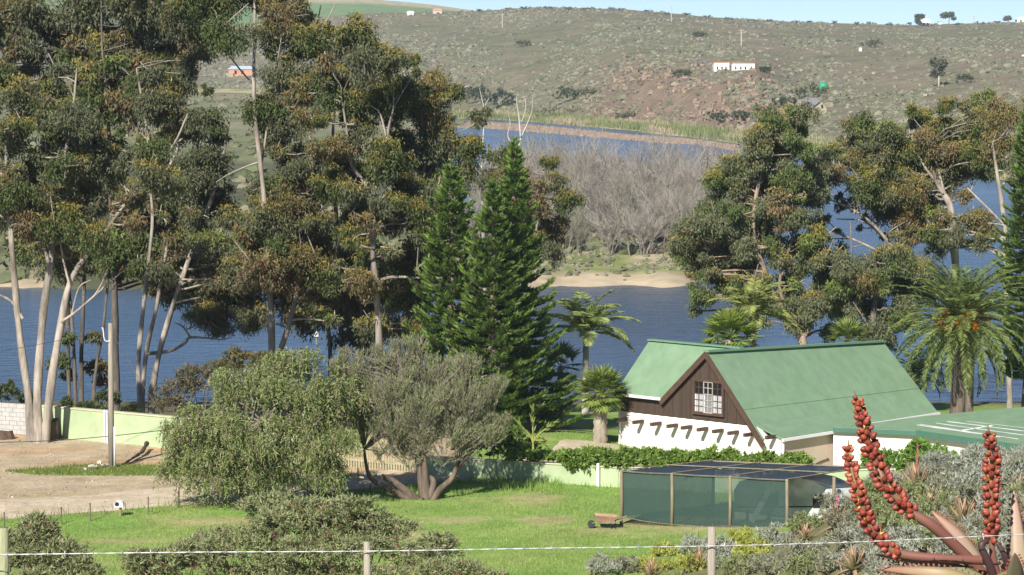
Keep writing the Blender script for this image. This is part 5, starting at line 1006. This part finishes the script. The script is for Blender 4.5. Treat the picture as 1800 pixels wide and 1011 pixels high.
def spike(pts, i0, rpx, nfr, tail):
    """pts: (px, py, dY) from base to tip; fruit from index fraction i0 on; rpx (start, end) half width of the fruiting part"""
    q = smooth_path([np.r_[P(a_, b_, YA + d_), w_ * .78 * YA / FPX / 2] for a_, b_, d_, w_ in pts], 8); path, rad = q[:, :3], q[:, 3]; L_ = np.r_[0, np.cumsum(np.linalg.norm(np.diff(path, axis=0), axis=1))]; L_ /= L_[-1]
    mb = MB(); mb.tube(path, rad, 9, np.repeat(lerp3(np.broadcast_to(np.array((.215, .09, .07)), (len(path), 3)), np.array((.20, .12, .07)), sst(i0 - .1, i0 + .1, L_)), 9, 0), cap=True); st = mb.build('flower_spike', M_aloe, big, True)
    loc0 = base_loc(st); f = i0 + (tail - i0) * (np.arange(nfr) + .5) / nfr
    for k_, ff in enumerate(f):
        ff = ff + rg.normal() * .006; p_ = np.array([np.interp(ff, L_, path[:, d_]) for d_ in range(3)]); tg_ = nrm(np.array([np.interp(min(ff + .02, 1), L_, path[:, d_]) - np.interp(ff - .02, L_, path[:, d_]) for d_ in range(3)]))
        g_ = (ff - i0) / (tail - i0); R = np.interp(g_, (0, .15, .7, 1), (rpx[0] * .8, rpx[0], rpx[1] * 1.25, rpx[1] * .55)) * YA / FPX; a_ = k_ * 2.39996 + rg.normal() * .3; e1 = nrm(np.cross(tg_, np.array((.2, 1, .1)))); e2 = np.cross(tg_, e1); rad_ = e1 * math.cos(a_) + e2 * math.sin(a_)
        sz = rg.uniform(.8, 1.15) * np.interp(g_, (0, .8, 1), (12, 11, 8.5)) * YA / FPX; d_ = Vector(nrm(rad_ * .9 + tg_ * .45)); o = share('fruit', fmesh, st, p_ + rad_ * max(R - sz * .8, .006) - loc0, d_.to_track_quat('Z', 'Y').to_euler(), sz)
    # dry bracts between the fruit
    n_ = nfr; fb_ = rg.uniform(i0, tail, n_); bp_ = np.stack([np.interp(fb_, L_, path[:, d_]) for d_ in range(3)], 1); u_ = nrm(rg.normal(size=(n_, 3))); bm_ = MB(); bm_.blades(bp_ + u_ * .008, u_ + rg.normal(size=(n_, 3)) * .3, .03, .010, (.6, .34, .08), rg); bm_.build('bracts', M_aloe, st)
spike([(1745, 1025, .05, 24), (1690, 970, .0, 26), (1640, 925, -.05, 25), (1600, 898, -.05, 22), (1560, 855, -.05, 16), (1535, 800, 0, 13), (1522, 760, 0, 11), (1513, 720, 0, 7), (1506, 700, 0, 4), (1501, 685, 0, 1.5)], .44, (16.5, 12), 114, .965)
spike([(1735, 985, -.1, 22), (1660, 982, -.15, 20), (1590, 975, -.15, 22), (1560, 960, -.15, 20), (1530, 925, -.15, 15), (1510, 870, -.15, 12), (1496, 820, -.12, 10), (1492, 795, -.1, 6), (1491, 772, -.1, 1.5)], .40, (13.5, 10), 98, .96)
spike([(1760, 1030, -.05, 22), (1752, 1005, -.1, 16), (1744, 965, -.12, 15), (1742, 920, -.12, 13), (1743, 860, -.1, 12), (1744, 800, -.1, 10), (1740, 770, -.1, 7), (1736, 745, -.1, 1.5)], .30, (13.5, 11.5), 88, .95)
mb = MB()
for w_, pl_ in ((18, [(1752, 1030, -.15), (1738, 990, -.2), (1725, 960, -.22), (1735, 950, -.2)]), (14, [(1775, 1010, -.15), (1765, 975, -.2), (1752, 953, -.2)])):
    pp = smooth_path([P(a_, b_, YA + d_) for a_, b_, d_ in pl_], 5); mb.tube(pp, np.linspace(w_, w_ * .55, len(pp)) * YA / FPX / 2, 8, (.075, .04, .04), cap=True)
mb.build('old_stalk', M_aloe, big, True)
# barbed wire fence
YF = 12.2; wf = thing('wire_fence', 'single strand barbed wire fence with weathered posts in the foreground', 'fence', (0, YF, gz(0, YF)))
M_wood = plain('weathered_post', (.34, .30, .24), .9, 14.0, .7, 1.25, .2, .5, (3, 3, .35)); M_mossy = plain('lichen_post', (.33, .34, .2), .9, 14.0, .75, 1.2, .2, .4, (3, 3, .5)); M_wire = plain('galvanised_wire', (.55, .55, .54), .45, 20, .8, 1.2, .5, 0, None, .6)
for a_, b_, w_, mt, mo in ((3, 928, 24, M_mossy, .12), (645, 952, 13, M_wood, 0), (1251, 926, 15, M_wood, 0)):
    tp = P(a_, b_, YF + mo); g_ = gz(tp[0], tp[1]); r_ = w_ * YF / FPX / 2; s = np.linspace(0, 1, 9)[:, None]; pp = np.array((tp[0] + .01, tp[1], g_ - .25)) * (1 - s) + tp * s; mb = MB(); mb.tube(pp, r_ * (1 + .05 * np.sin(np.arange(9) * 2.1)), 11, cap=True); mb.build('post', mt, wf, True)
wp_ = smooth_path([P(a_, b_, YF - .03) for a_, b_ in ((-200, 976), (0, 975), (320, 971), (645, 969), (950, 964), (1251, 960), (1500, 953), (1700, 944), (2000, 930))], 24); mb = MB()
n_ = len(wp_); ph = np.arange(n_) * 1.4
for s_ in (0, math.pi): mb.tube(wp_ + np.stack([0 * ph, np.cos(ph + s_), np.sin(ph + s_)], 1) * .0016, .0015, 5)
mb.build('wire', M_wire, wf, True); mb = MB()
for px_ in np.arange(-150, 1900, 51):
    c_ = np.array([np.interp(px_, PXof(wp_[:, 0], wp_[:, 1]), wp_[:, d_]) for d_ in range(3)]); th = rg.uniform(0, 3)
    for q in range(3): an = th + q * 1.05; dd = np.array((rg.normal() * .3, math.cos(an), math.sin(an))); dd /= np.linalg.norm(dd); mb.tube(np.array([c_ - dd * .014, c_, c_ + dd * .014]), (.0006, .0018, .0006), 5)
mb.build('barbs', M_wire, wf)

# ------------------------------------------------------------------ grass
rng = np.random.default_rng(600); gm = MB()
def grass(n, xr, yr, cond, L, w, col, lean=.35):
    x = rng.uniform(*xr, n); y = rng.uniform(*yr, n); k = cond(x, y); x, y = x[k], y[k]; n = len(x); p_ = np.stack([x, y, z_near(x, y) - .01], 1); D = rng.normal(size=(n, 3)) * lean + (0, 0, 1)
    nz = fbm(x * .4, y * .4); wr = sst(.58, .68, fbm(x * .3 + 31, y * .45 + 8)); kk = rng.random(n) > wr * .75; x, y, p_, D, nz = x[kk], y[kk], p_[kk], D[kk], nz[kk]; n = len(x); c_ = lerp3(np.asarray(col[0]), np.asarray(col[1]), sst(.35, .65, nz + rng.normal(size=n) * .1)); gm.leaves(p_, D, L * rng.uniform(.5, 1.4, n) * (.7 + .8 * nz), w, c_ * rng.uniform(.8, 1.2, (n, 1)), rng)
LG = ((.225, .37, .08), (.32, .42, .12))
notroad = lambda x, y: road_d(x, y) > 2.35
grass(120000, (-24, 16), (88, 116), lambda x, y: notroad(x, y) & (y < np.interp(x, ROADC[:, 0], ROADC[:, 1]) ) & (y < np.interp(x, WALLR[:, 0], WALLR[:, 1]) - .15), .11, .022, LG, .5)
grass(9000, (-24, 0), (100, 118), lambda x, y: (np.abs(road_d(x, y) - 2.75) < .55) & (y < np.interp(x, ROADC[:, 0], ROADC[:, 1])), .38, .03, ((.15, .22, .05), (.27, .27, .1)))
grass(26000, (-22, -8), (114, 122), lambda x, y: (np.exp(-(((x + 15.5) / 4.6) ** 2 + ((y - 117.6) / 2.0) ** 2)) * 1.5 + fbm(x * .25, y * .25) - .5 > .55) & notroad(x, y), .13, .03, ((.12, .2, .035), (.2, .24, .06)))
grass(7000, (-5, 16), (100, 114), lambda x, y: (y > np.interp(x, WALLR[:, 0], WALLR[:, 1]) - .9) & (y < np.interp(x, WALLR[:, 0], WALLR[:, 1]) - .14), .3, .03, LG)
grass(3500, (-9, 2), (111, 116), lambda x, y: fbm(x * .5, y * .5) > .5, .32, .03, LG)
grass(30000, (2, 20), (115, 131), lambda x, y: y > 121.5, .1, .03, LG)
tag(gm.build('grass', M_grass), 'short green grass of the lawn and verges', 'grass', None, 'stuff')

# ------------------------------------------------------------------ bare trees on the sandbar
def bare_mesh(name, seed, H, col, spread=.5, up=.35, depth=4):
    rng = np.random.default_rng(seed); mb = MB(); segs = []
    def grow(p, d, L, r, lev):
        k = 4; pts = [p]
        for i in range(k): d = nrm(d + rng.normal(size=3) * .13 + np.array((0, 0, .05))); pts.append(pts[-1] + d * L / k)
        pts = np.array(pts); mb.tube(pts, np.linspace(r, r * .5, k + 1), 4 if lev < 2 else 3, col * rng.uniform(.8, 1.2))
        if lev >= depth:
            return
        for i in range(6 if lev else 7):
            f = rng.uniform(.25, 1.0); q = pts[0] + (pts[-1] - pts[0]) * f; j = min(int(f * k), k - 1); q = pts[j] + (pts[j + 1] - pts[j]) * (f * k - j)
            nd = nrm(d + nrm(rng.normal(size=3)) * spread * 1.6 + np.array((0, 0, up * .4))); grow(q, nd, L * rng.uniform(.42, .68), r * .45, lev + 1)
    for s in range(3):
        an = rng.uniform(0, 6.28); grow(np.array((math.cos(an) * .3, math.sin(an) * .3, -.2)), nrm(np.array((math.cos(an) * .35, math.sin(an) * .35, 1))), H * .46 * rng.uniform(.8, 1.1), .10, 0)
    return mb
GC = np.array((.27, .24, .21)); GC2 = np.array((.21, .20, .15))
protos = []
for i in range(5):
    mb = bare_mesh('bare', 900 + i, (9.5, 8.5, 10, 6, 9)[i], (GC, GC2, GC * 1.15, GC2, GC)[i], depth=3)
    o = mb.build('branches', M_twig); protos.append(o.data); bpy.data.objects.remove(o)
rng = np.random.default_rng(910); nb = 0
for i in range(900):
    px_ = rng.uniform(845, 1310); Yd = rng.uniform(270, 346)
    if px_ > 1310: continue
    if Yd > 300 and rng.random() < .25: continue
    p_ = ptz(px_, Yd)
    if p_[2] < -2.9: continue
    t = thing('bare_tree', 'leafless grey brown tree in the thicket on the sandbar', 'tree', p_, 'leafless trees on the sandbar')
    share('branches', protos[rng.integers(5)], t, (0, 0, 0), (0, 0, rng.uniform(0, 6.28)), rng.uniform(.75, 1.2) * np.interp(Yd, (268, 300, 342), (.7, 1.15, 1.28)) * np.interp(px_, (845, 960, 1225), (.85, 1.05, .95)))
    nb += 1
    if nb >= 260: break
# white dead snag above the conifers, pale branches
for lb_, Yd, paths in (('bleached dead snag poking up behind the tallest conifer', 165, [[(905, 330, 9), (908, 280, 7), (915, 245, 5), (925, 222, 4), (935, 195, 2), (936, 172, 1.5)], [(908, 270, 5), (893, 240, 4), (897, 218, 3), (892, 196, 1.5)], [(915, 240, 5), (912, 205, 4), (908, 178, 2), (909, 165, 1.5)], [(917, 215, 3), (924, 190, 2), (923, 172, 1.2)]]), ('forked bleached branch tip right of the broad gum crown', 160, [[(846, 300, 6), (850, 230, 4), (852, 190, 3), (860, 172, 1.5)], [(851, 190, 3), (845, 165, 2), (843, 155, 1.2)]])):
    t = thing('dead_tree', lb_, 'tree', ptz(paths[0][0][0], Yd)); mb = MB(); rg2 = np.random.default_rng(5)
    q0 = ptz(paths[0][0][0], Yd); s0 = P(paths[0][0][0], paths[0][0][1], Yd); tr = MB(); tr.tube(np.array([q0 - (0, 0, .3), (q0 + s0) / 2 + (.2, 0, 0), s0]), (.13, .11, .09), 7, (.3, .27, .24)); tr.build('trunk', M_twig, t)
    for pt in paths: p, r = px_path(pt, Yd, rg2, .2); mb.tube(p, r * .75, 6, (.5, .47, .43))
    mb.build('branches', M_twig, t)
# scrubby green growth at the foot of the bare thicket and along the shores
def scrub(name, label, pts, cols, seed, kind='stuff', flat=.7, mat=None, cat='scrub'):
    """low domes of ragged facets; pts rows: x, y, z, r"""
    rng = np.random.default_rng(seed); n = len(pts); k = 5
    rings = [(0., 1.0), (.6, .92), (1.05, .2)]; V = np.zeros((n, len(rings), k, 3)); an = rng.uniform(0, 6.28, (n, 1)) + np.arange(k)[None] * 2 * math.pi / k
    for j, (h, w) in enumerate(rings):
        rr = pts[:, 3:4] * w * rng.uniform(.68, 1.25, (n, k)); V[:, j, :, 0] = pts[:, 0:1] + np.cos(an) * rr; V[:, j, :, 1] = pts[:, 1:2] + np.sin(an) * rr; V[:, j, :, 2] = pts[:, 2:3] - .12 * pts[:, 3:4] + pts[:, 3:4] * h * flat * rng.uniform(.75, 1.25, (n, k))
    i0 = (np.arange(n) * len(rings) * k)[:, None, None]; j_ = np.arange(len(rings) - 1)[None, :, None] * k; a_ = np.arange(k)[None, None]; b_ = (a_ + 1) % k
    q = np.stack([i0 + j_ + a_, i0 + j_ + b_, i0 + j_ + k + b_, i0 + j_ + k + a_], -1).reshape(-1, 4); cols = np.asarray(cols, float)
    cc = (cols[rng.choice(len(cols), n)] * rng.uniform(.7, 1.3, (n, 1)))[:, None, None, :] * rng.uniform(.82, 1.18, (n, len(rings), k, 1)); mb = MB(); mb.add(V.reshape(-1, 3), q, cc.reshape(-1, 3)); return tag(mb.build(name, mat or M_scrub), label, cat, None, kind)
rng = np.random.default_rng(920); pp = []
for i in range(900):
    px_ = rng.uniform(930, 1310); Yd = rng.uniform(272, 300); p_ = ptz(px_, Yd); pp.append((*p_, rng.uniform(.4, 1.7)))
for i in range(700):
    px_ = rng.uniform(920, 1330); Yd = rng.uniform(253, 272)
    if rng.random() < np.interp(Yd, (253, 258, 266), (.12, .5, 1)) and fbm(np.array([px_ * .03]), np.array([Yd * .3]))[0] > .45: p_ = ptz(px_, Yd); pp.append((*p_, rng.uniform(.12, .5)))
scrub('undergrowth', 'dull green undergrowth at the foot of the bare thicket', np.array(pp), [(.17, .17, .10), (.14, .155, .08), (.2, .18, .13)], 921)
# reeds along the far shore
rng = np.random.default_rng(925); n = 26000; px_ = rng.uniform(780, 1900, n); yb = np.interp(px_, _bpx, _bY); d_ = rng.uniform(-6, 36, n); y_ = yb + d_; x_ = (px_ - 900) / FPX * y_; z_ = z_far(x_, y_); k = z_ > -3.02; mb = MB()
cc = lerp3(np.array((.24, .28, .11)), np.array((.46, .40, .25)), sst(.46, .6, fbm(px_ * .02, d_ * .12)))
mb.blades(np.stack([x_, y_, z_ - .1], 1)[k], rng.normal(size=(k.sum(), 3)) * .2 + (0, 0, 1), rng.uniform(.8, 2.2, k.sum()), .28, (cc * rng.uniform(.8, 1.2, (n, 1)))[k], rng); tag(mb.build('reeds', M_grass), 'pale reeds fringing the far shore', 'reeds', None, 'stuff')
n = 15000; px_ = rng.uniform(790, 1330, n); yb = np.interp(px_, _bpx, _bY); d_ = -np.interp(px_, (930, 1100, 1220), (80, 68, 34)) + rng.uniform(-1, 1, n) * np.interp(px_, (930, 1100, 1220), (38, 24, 20)); y_ = yb + d_; x_ = (px_ - 900) / FPX * y_; mb = MB(); mb.blades(np.stack([x_, y_, np.full(n, -2.95)], 1), rng.normal(size=(n, 3)) * .25 + (0, 0, 1), rng.uniform(.1, .35, n), .35, np.array((.44, .34, .26)) * rng.uniform(.8, 1.2, (n, 1)), rng); tag(mb.build('reeds', M_grass), 'pinkish dry reeds on the flat spit across the far water', 'reeds', None, 'stuff')

# ------------------------------------------------------------------ the far hill: scrub, rocks, bushes, buildings
rng = np.random.default_rng(930); n = 60000; px_ = rng.uniform(-80, 1900, n); yb = np.interp(px_, _bpx, _bY); u = rng.random(n); y_ = (yb + 34) * ((YR + 20) / (yb + 34)) ** u; x_ = (px_ - 900) / FPX * y_
dens = fbm(px_ * .012, y_ * .012, 4); keep = rng.random(n) < np.clip((dens - .38) * 4, .08, 1); vis = (px_ > 540) | ((px_ > 360) & (px_ < 480)); keep &= vis; x_, y_, px_ = x_[keep][:19000], y_[keep][:19000], px_[keep][:19000]; z_ = z_far(x_, y_)
r_ = rng.gamma(3.0, .15, len(x_)) + .2; pts = np.stack([x_, y_, z_, r_], 1)
scrub('hill_scrub', 'grey green scrub covering the far hillside', pts, [(.17, .17, .11), (.15, .16, .095), (.185, .175, .125), (.20, .185, .14), (.13, .145, .085), (.175, .165, .125)], 931)
n = 9000; px_ = rng.uniform(-50, 900, n); y_ = rng.uniform(330, 980, n); x_ = (px_ - 900) / FPX * y_; y_ = np.where(rng.random(n) < .45, rng.uniform(253, 330, n), y_); x_ = (px_ - 900) / FPX * y_; k = ((fbm(x_ * .03, y_ * .02) > .55) | (y_ < 330)) & (px_ < 840); scrub('plain_scrub', 'scattered scrub on the low plain behind the gum trees', np.stack([x_, y_, z_far(x_, y_), rng.uniform(.4, 1.9, n)], 1)[k][:3000], [(.13, .14, .075), (.10, .12, .055), (.17, .155, .1)], 932)
mb = MB(); rr = np.random.default_rng(933); cnt = 0
for i in range(1700):
    px_ = rr.uniform(1020, 1420); yb = float(np.interp(px_, _bpx, _bY)); d_ = 30 + rr.gamma(1.6, 32); y_ = yb + d_
    w_ = sst(1000, 1120, px_) * (1 - sst(1340, 1430, px_))
    if rr.random() > w_ or fbm(np.array([px_ * .02]), np.array([d_ * .03]))[0] < .42: continue
    x_ = (px_ - 900) / FPX * y_; stone(mb, np.array((x_, y_, gz(x_, y_) + .1)), np.array((rr.uniform(.3, 1.2), rr.uniform(.3, 1.0), rr.uniform(.3, .9))), rr, np.array((.27, .205, .15)) * rr.uniform(.45, 1.2) * np.array((1, rr.uniform(.9, 1.05), rr.uniform(.85, 1.1))))
for i in range(900):
    px_ = rr.uniform(540, 1860); yb = float(np.interp(px_, _bpx, _bY)); y_ = rr.uniform(yb + 50, 1430); x_ = (px_ - 900) / FPX * y_
    if fbm(np.array([px_ * .01 + 7]), np.array([y_ * .02]))[0] < .52: continue
    stone(mb, np.array((x_, y_, gz(x_, y_) + .05)), rr.uniform(.3, .9, 3), rr, np.array((.28, .24, .19)) * rr.uniform(.6, 1.2))
tag(mb.build('rocks', M_rock), 'brown rocks and ledges breaking out of the far hillside', 'rocks', None, 'stuff')
def far_bush(label, px_, py_, rx, ry, cols, seed, name='bush', group=None, n=900):
    h_ = hit(px_, py_ + ry, 400); s_ = h_[1] / FPX; R = rx * s_; Hh = ry * s_; leafy(name, label, 'bush', [(h_ + (R * o_ * .55, -abs(o_) * .2 * R, Hh * (.7 - .15 * abs(o_))), (R * .6, R * .5, Hh * 1.05)) for o_ in (-1, 0, 1)], n, .9 * max(.6, Hh * .3), .5 * max(.6, Hh * .3), cols, seed, group, M_soft, inner=.5)
DG = [(.055, .085, .035), (.075, .105, .045)]; MG = [(.1, .125, .055), (.13, .14, .07)]
for i, a in enumerate(((878, 172, 26, 18, DG, 'dark round bush beside the broad gum crown across the river'), (838, 165, 20, 16, DG, 'dark bush touching the broad gum crown across the river'), (1000, 165, 24, 14, DG, 'dark green bush on the far shore left of the rocks'), (1035, 162, 20, 10, MG, 'mid green bush left of the rocky bluff'), (1270, 205, 26, 12, DG, 'dark bush at the right foot of the rocky bluff'), (1308, 205, 22, 12, DG, 'dark bush nearest the leaning gum on the far shore'), (1345, 122, 9, 6, DG, 'round dark bush at the right end of the long white house'), (1200, 128, 14, 8, MG, 'bush left of the long white house'), (1425, 160, 28, 15, MG, 'bush cluster left of the green water tank'), (1532, 76, 18, 8, MG, 'bush above the small white kiosk on the hill'), (1100, 205, 18, 9, MG, 'bush at the left foot of the rocky bluff'), (985, 195, 45, 12, [(.19, .18, .12), (.16, .17, .09)], 'wide greyish thicket on the far shore'), (1230, 60, 12, 5, MG, 'small bush high on the hill above the white house'), (920, 76, 14, 6, MG, 'lone bush on the hill left of centre'), (1695, 138, 13, 9, MG, 'bush right of the lone hillside gum'), (1380, 180, 20, 12, DG, 'dark bush left of the stone house'))):
    far_bush(a[5], *a[:5], 940 + i)
for i in range(26):
    px_ = 850 + i * 36 + RNG.uniform(-12, 12); far_bush('small dark bush on the skyline of the far hill', px_, float(np.interp(px_, _rpx, _rpy)) - RNG.uniform(-1, 2), RNG.uniform(4, 9), RNG.uniform(2, 4), MG if i % 2 else DG, 970 + i, group='bushes along the skyline', n=90)
M_fw = plain('far_white_wall', (.82, .80, .74), .8, .3, .95, 1.04); M_fr = plain('far_red_coping', (.5, .3, .2), .8); M_slate = plain('slate_roof', (.20, .20, .21), .7, .8); M_stone = plain('yellow_stone', (.36, .31, .21), .9, 1.0, .75, 1.2); M_blue = plain('blue_roof', (.40, .46, .56), .5); M_brick = plain('orange_brick', (.52, .27, .16), .9, 1.0); M_tank = plain('green_tank', (.03, .30, .15), .5)
def far_house(name, label, px0, px1, pyb, pyt, parts, mat, cat='house'):
    h_ = hit((px0 + px1) / 2, pyb, 400); Yd = h_[1]; s_ = Yd / FPX; t = thing(name, label, cat, h_)
    for p_ in parts:
        k_ = p_[0]
        if k_ == 'box':
            _, nm, x0, x1, y0, y1, dep, dy, m_ = p_; a_ = P(x0, y1, Yd + dy); b_ = P(x1, y0, Yd + dy); z0 = a_[2] - (1.6 if nm == 'wall' else 0); mb = MB(); mb.box(((a_[0] + b_[0]) / 2, Yd + dy + dep / 2, (z0 + b_[2]) / 2), ((b_[0] - a_[0]) / 2, dep / 2, (b_[2] - z0) / 2)); mb.build(nm, m_, t)
        elif k_ == 'prism':
            _, nm, pl_, dep, dy, m_ = p_; prism(nm, [P(a_, b_, Yd + dy) for a_, b_ in pl_], (dep[0], dep[1], 0), m_, t)
    return t
far_house('house', 'long flat roofed white house high on the far hill', 1255, 1327, 124, 110,
          [('box', 'wall', 1255, 1282, 111, 124, 6, 0, M_fw), ('box', 'wall', 1287, 1327, 112, 125, 6, -.4, M_fw), ('box', 'wall', 1281, 1288, 114, 123, 3, 1.5, M_stone), ('box', 'coping', 1254.5, 1282.5, 109.6, 111, 6.2, -.1, M_fr), ('box', 'coping', 1286.5, 1327.5, 110.6, 112, 6.2, -.5, M_fr)] +
          [('box', 'window', x_, x_ + 2.4, 117, 122, .2, d_, M_dark) for x_, d_ in ((1260, -.12), (1268, -.12), (1275, -.12), (1292, -.52), (1301, -.52), (1309, -.52), (1319.5, -.52))], M_fw)
far_house('house', 'yellow stone gabled house with slate roof half hidden by the leaning gum', 1403, 1453, 203, 172,
          [('prism', 'wall', [(1425, 206), (1453, 206), (1453, 190), (1442, 178), (1425, 192)], (0, 8), 0, M_stone), ('prism', 'wall', [(1403, 206), (1425, 206), (1425, 186), (1409, 176), (1403, 186)], (0, 8), 2.5, M_stone), ('prism', 'roof', [(1409, 175), (1437, 176), (1442, 178), (1424, 192), (1416, 187)], (0, .6), -.5, M_slate), ('prism', 'roof', [(1420, 172), (1436, 172), (1442, 178), (1424, 178)], (0, 3), 2.0, M_slate), ('box', 'chimney', 1416, 1419, 171, 180, .8, -.8, M_slate), ('box', 'window', 1443.5, 1447, 184, 190, .2, -.12, M_dark), ('box', 'window', 1434, 1438, 194, 200, .2, -.12, M_dark)], M_stone)
far_house('house', 'orange brick house with pale blue roof seen through the left gums', 401, 447, 134, 117, [('box', 'wall', 402, 445, 121, 134, 6, 0, M_brick), ('prism', 'roof', [(399, 122), (447, 122), (441, 116), (408, 116)], (0, 4), -.3, M_blue), ('box', 'wall', 397, 410, 129, 136, 2, -2, M_stone), ('box', 'window', 424, 428, 124, 130, .2, -.15, M_dark), ('box', 'window', 412, 416, 124, 130, .2, -.15, M_dark)], M_brick)
far_house('house', 'white house on the skyline beside two dark trees', 1614, 1640, 46, 33, [('box', 'wall', 1618, 1636, 38, 46, 6, 0, M_fw), ('prism', 'roof', [(1616, 38), (1638, 38), (1632, 33), (1622, 33)], (0, 6), -.2, M_fw), ('box', 'window', 1622, 1625, 40, 44, .2, -.15, M_dark), ('box', 'door', 1629, 1632, 40, 46, .2, -.15, M_dark)], M_fw)
far_house('shed', 'tiny white shed on the skyline right of the skyline house', 1649, 1655, 43, 39, [('box', 'wall', 1650, 1655, 39, 43, 3, 0, M_fw), ('box', 'roof', 1649.5, 1655.5, 38, 39, 3.2, -.1, M_slate)], M_fw, 'shed')
far_house('house', 'white house at the far right of the skyline', 1786, 1815, 40, 31, [('box', 'wall', 1788, 1812, 34, 40, 6, 0, M_fw), ('prism', 'roof', [(1786, 34), (1814, 34), (1808, 30), (1792, 30)], (0, 6), -.2, M_fw), ('box', 'window', 1793, 1796, 35.5, 38.5, .2, -.15, M_dark)], M_fw)
far_house('house', 'low white house on the left part of the skyline', 715, 728, 27, 20, [('box', 'wall', 716, 727, 22.5, 27, 5, 0, M_fw), ('prism', 'roof', [(714, 22.5), (729, 22.5), (726, 19.5), (717, 19.5)], (0, 5), -.2, M_fw)], M_fw)
far_house('house', 'pinkish house on the left part of the skyline', 760, 778, 24, 16, [('box', 'wall', 761, 777, 18.5, 24, 5, 0, plain('pink_wall', (.55, .42, .38), .9)), ('prism', 'roof', [(759, 18.5), (779, 18.5), (775, 15), (763, 15)], (0, 5), -.2, M_fr)], M_fw)
far_house('kiosk', 'small pale kiosk on the hillside under a bush', 1509, 1518, 90, 82, [('box', 'wall', 1510.5, 1515, 83, 90, 2, 0, M_fw), ('box', 'roof', 1509.5, 1517, 82, 83.2, 2.4, -.2, M_slate)], M_fw, 'kiosk')
far_house('shed', 'pale speck of a shed low on the hill at far right', 1796, 1802, 99, 95, [('box', 'wall', 1797, 1801, 96, 99, 2, 0, M_fw), ('box', 'roof', 1796.5, 1801.5, 95.2, 96, 2.2, -.1, M_slate)], M_fw, 'shed')
h_ = hit(1447, 158, 400); t = thing('water_tank', 'bright green water tank above the stone house', 'water tank', h_); s_ = h_[1] / FPX; mb = MB(); mb.tube(np.array([h_ - (0, 0, .5), h_ + (0, 0, 12 * s_)]), 7.5 * s_, 18, cap=True); mb.build('drum', M_tank, t, True); mb = MB(); mb.tube(np.array([h_ + (0, 0, 12 * s_), h_ + (0, 0, 14 * s_)]), (7.5 * s_, 1.5 * s_), 18, cap=True); mb.build('lid', M_tank, t)
for px_, y0, y1, lb_ in ((883, 48, 24, 'power pole on the left of the hill crest'), (1180, 38, 11, 'tall power pole on the crest near the middle'), (1303, 80, 52, 'power pole on the slope above the long white house'), (1712, 41, 28, 'thin mast on the skyline right of the two trees')):
    h_ = hit(px_, y0, 400); s_ = h_[1] / FPX; t = thing('power_pole', lb_, 'power pole', h_, 'power poles on the far hill'); mb = MB(); mb.tube(np.array([h_ - (0, 0, .5), h_ + (0, 0, (y0 - y1) * s_)]), .2, 6, (.5, .47, .42), cap=True); mb.build('pole', M_twig, t); mb = MB(); mb.box(h_ + (0, -.25, (y0 - y1 - 1.5) * s_), (1.0, .06, .08), None, (.45, .42, .38)); mb.build('crossarm', M_twig, t)
def far_tree(label, px_, py0, py1, rx, seed, cols, trunk_to=.45, name='hill_tree', lobes=None):
    h_ = hit(px_, py1, 400); Yd = h_[1]; s_ = Yd / FPX; H = (py1 - py0) * s_; R = rx * s_; rg = np.random.default_rng(seed); t = thing(name, label, 'tree', h_); mb = MB(); mb.tube(np.array([h_ - (0, 0, .5), h_ + (.1, 0, H * .5), h_ + (0, 0, H * .85)]), (.3, .22, .1), 6, (.45, .4, .35)); mb.build('trunk', M_bark, t, True); lf = MB()
    for k in range(9):
        c_ = h_ + np.array((rg.uniform(-.75, .75) * R, rg.uniform(-.5, .5) * R, H * rg.uniform(trunk_to, .92))); n_ = 130; u = nrm(rg.normal(size=(n_, 3))); lf.blades(c_ + u * np.array((.45 * R, .45 * R, .16 * H)) * rg.uniform(.5, 1, (n_, 1)), rg.normal(size=(n_, 3)), .9, .5, np.asarray(cols[k % len(cols)]) * rg.uniform(.8, 1.2, (n_, 1)), rg)
    lf.build('crown', M_leaf, t)
far_tree('lone gum with pale trunk standing on the right hillside', 1650, 104, 152, 14, 990, [(.1, .11, .065), (.13, .14, .08)]); far_tree('rounded umbrella tree alone on the skyline', 1668, 22, 43, 13, 991, MG, .5); far_tree('dark ragged tree beside the skyline white house', 1617, 25, 47, 8, 992, DG, .3); far_tree('small bare looking tree at the right of the skyline', 1772, 29, 40, 9, 993, [(.16, .16, .12)], .5)

# ------------------------------------------------------------------ the air over the valley
m, n, out = new_mat('haze_air'); v = n.nodes.new('ShaderNodeVolumePrincipled'); v.inputs['Color'].default_value = (.80, .90, 1.0, 1); v.inputs['Density'].default_value = .00014; v.inputs['Anisotropy'].default_value = .1; n.links.new(v.outputs[0], out.inputs['Volume'])
hz = MB(); hz.box((0, 2100, 90), (2300, 2160, 105)); hz = hz.build('haze', m); tag(hz, 'thin pale haze hanging over the river valley', 'haze', None, 'stuff')

# loose stones and litter on the bare yard and road
rng = np.random.default_rng(640); gv = MB(); n = 900; x = rng.uniform(-26, -5, n); y = rng.uniform(103, 129, n); k = (y > np.interp(x, ROADC[:, 0], ROADC[:, 1]) - 2.2) & (y < np.interp(x, WALLP[:, 0], WALLP[:, 1]) - .3); x, y = x[k], y[k]; z = z_near(x, y) + .03
for a_, b_, c_ in zip(x, y, z): stone(gv, np.array((a_, b_, c_)), rng.uniform(.012, .045) * np.array((1.3, 1, .7)), rng, np.array((.44, .36, .27)) * rng.uniform(.6, 1.2))
tag(gv.build('gravel', M_rock), 'scattered pebbles and litter on the bare yard and road', 'gravel', None, 'stuff')

for o in list(bpy.data.objects):
    if o.parent is not None and o.name.split('.')[0] in ('branches', 'bracts', 'stems', 'barbs', 'berries', 'frond_ribs', 'leaf_stalks', 'flower'): o['kind'] = 'stuff'
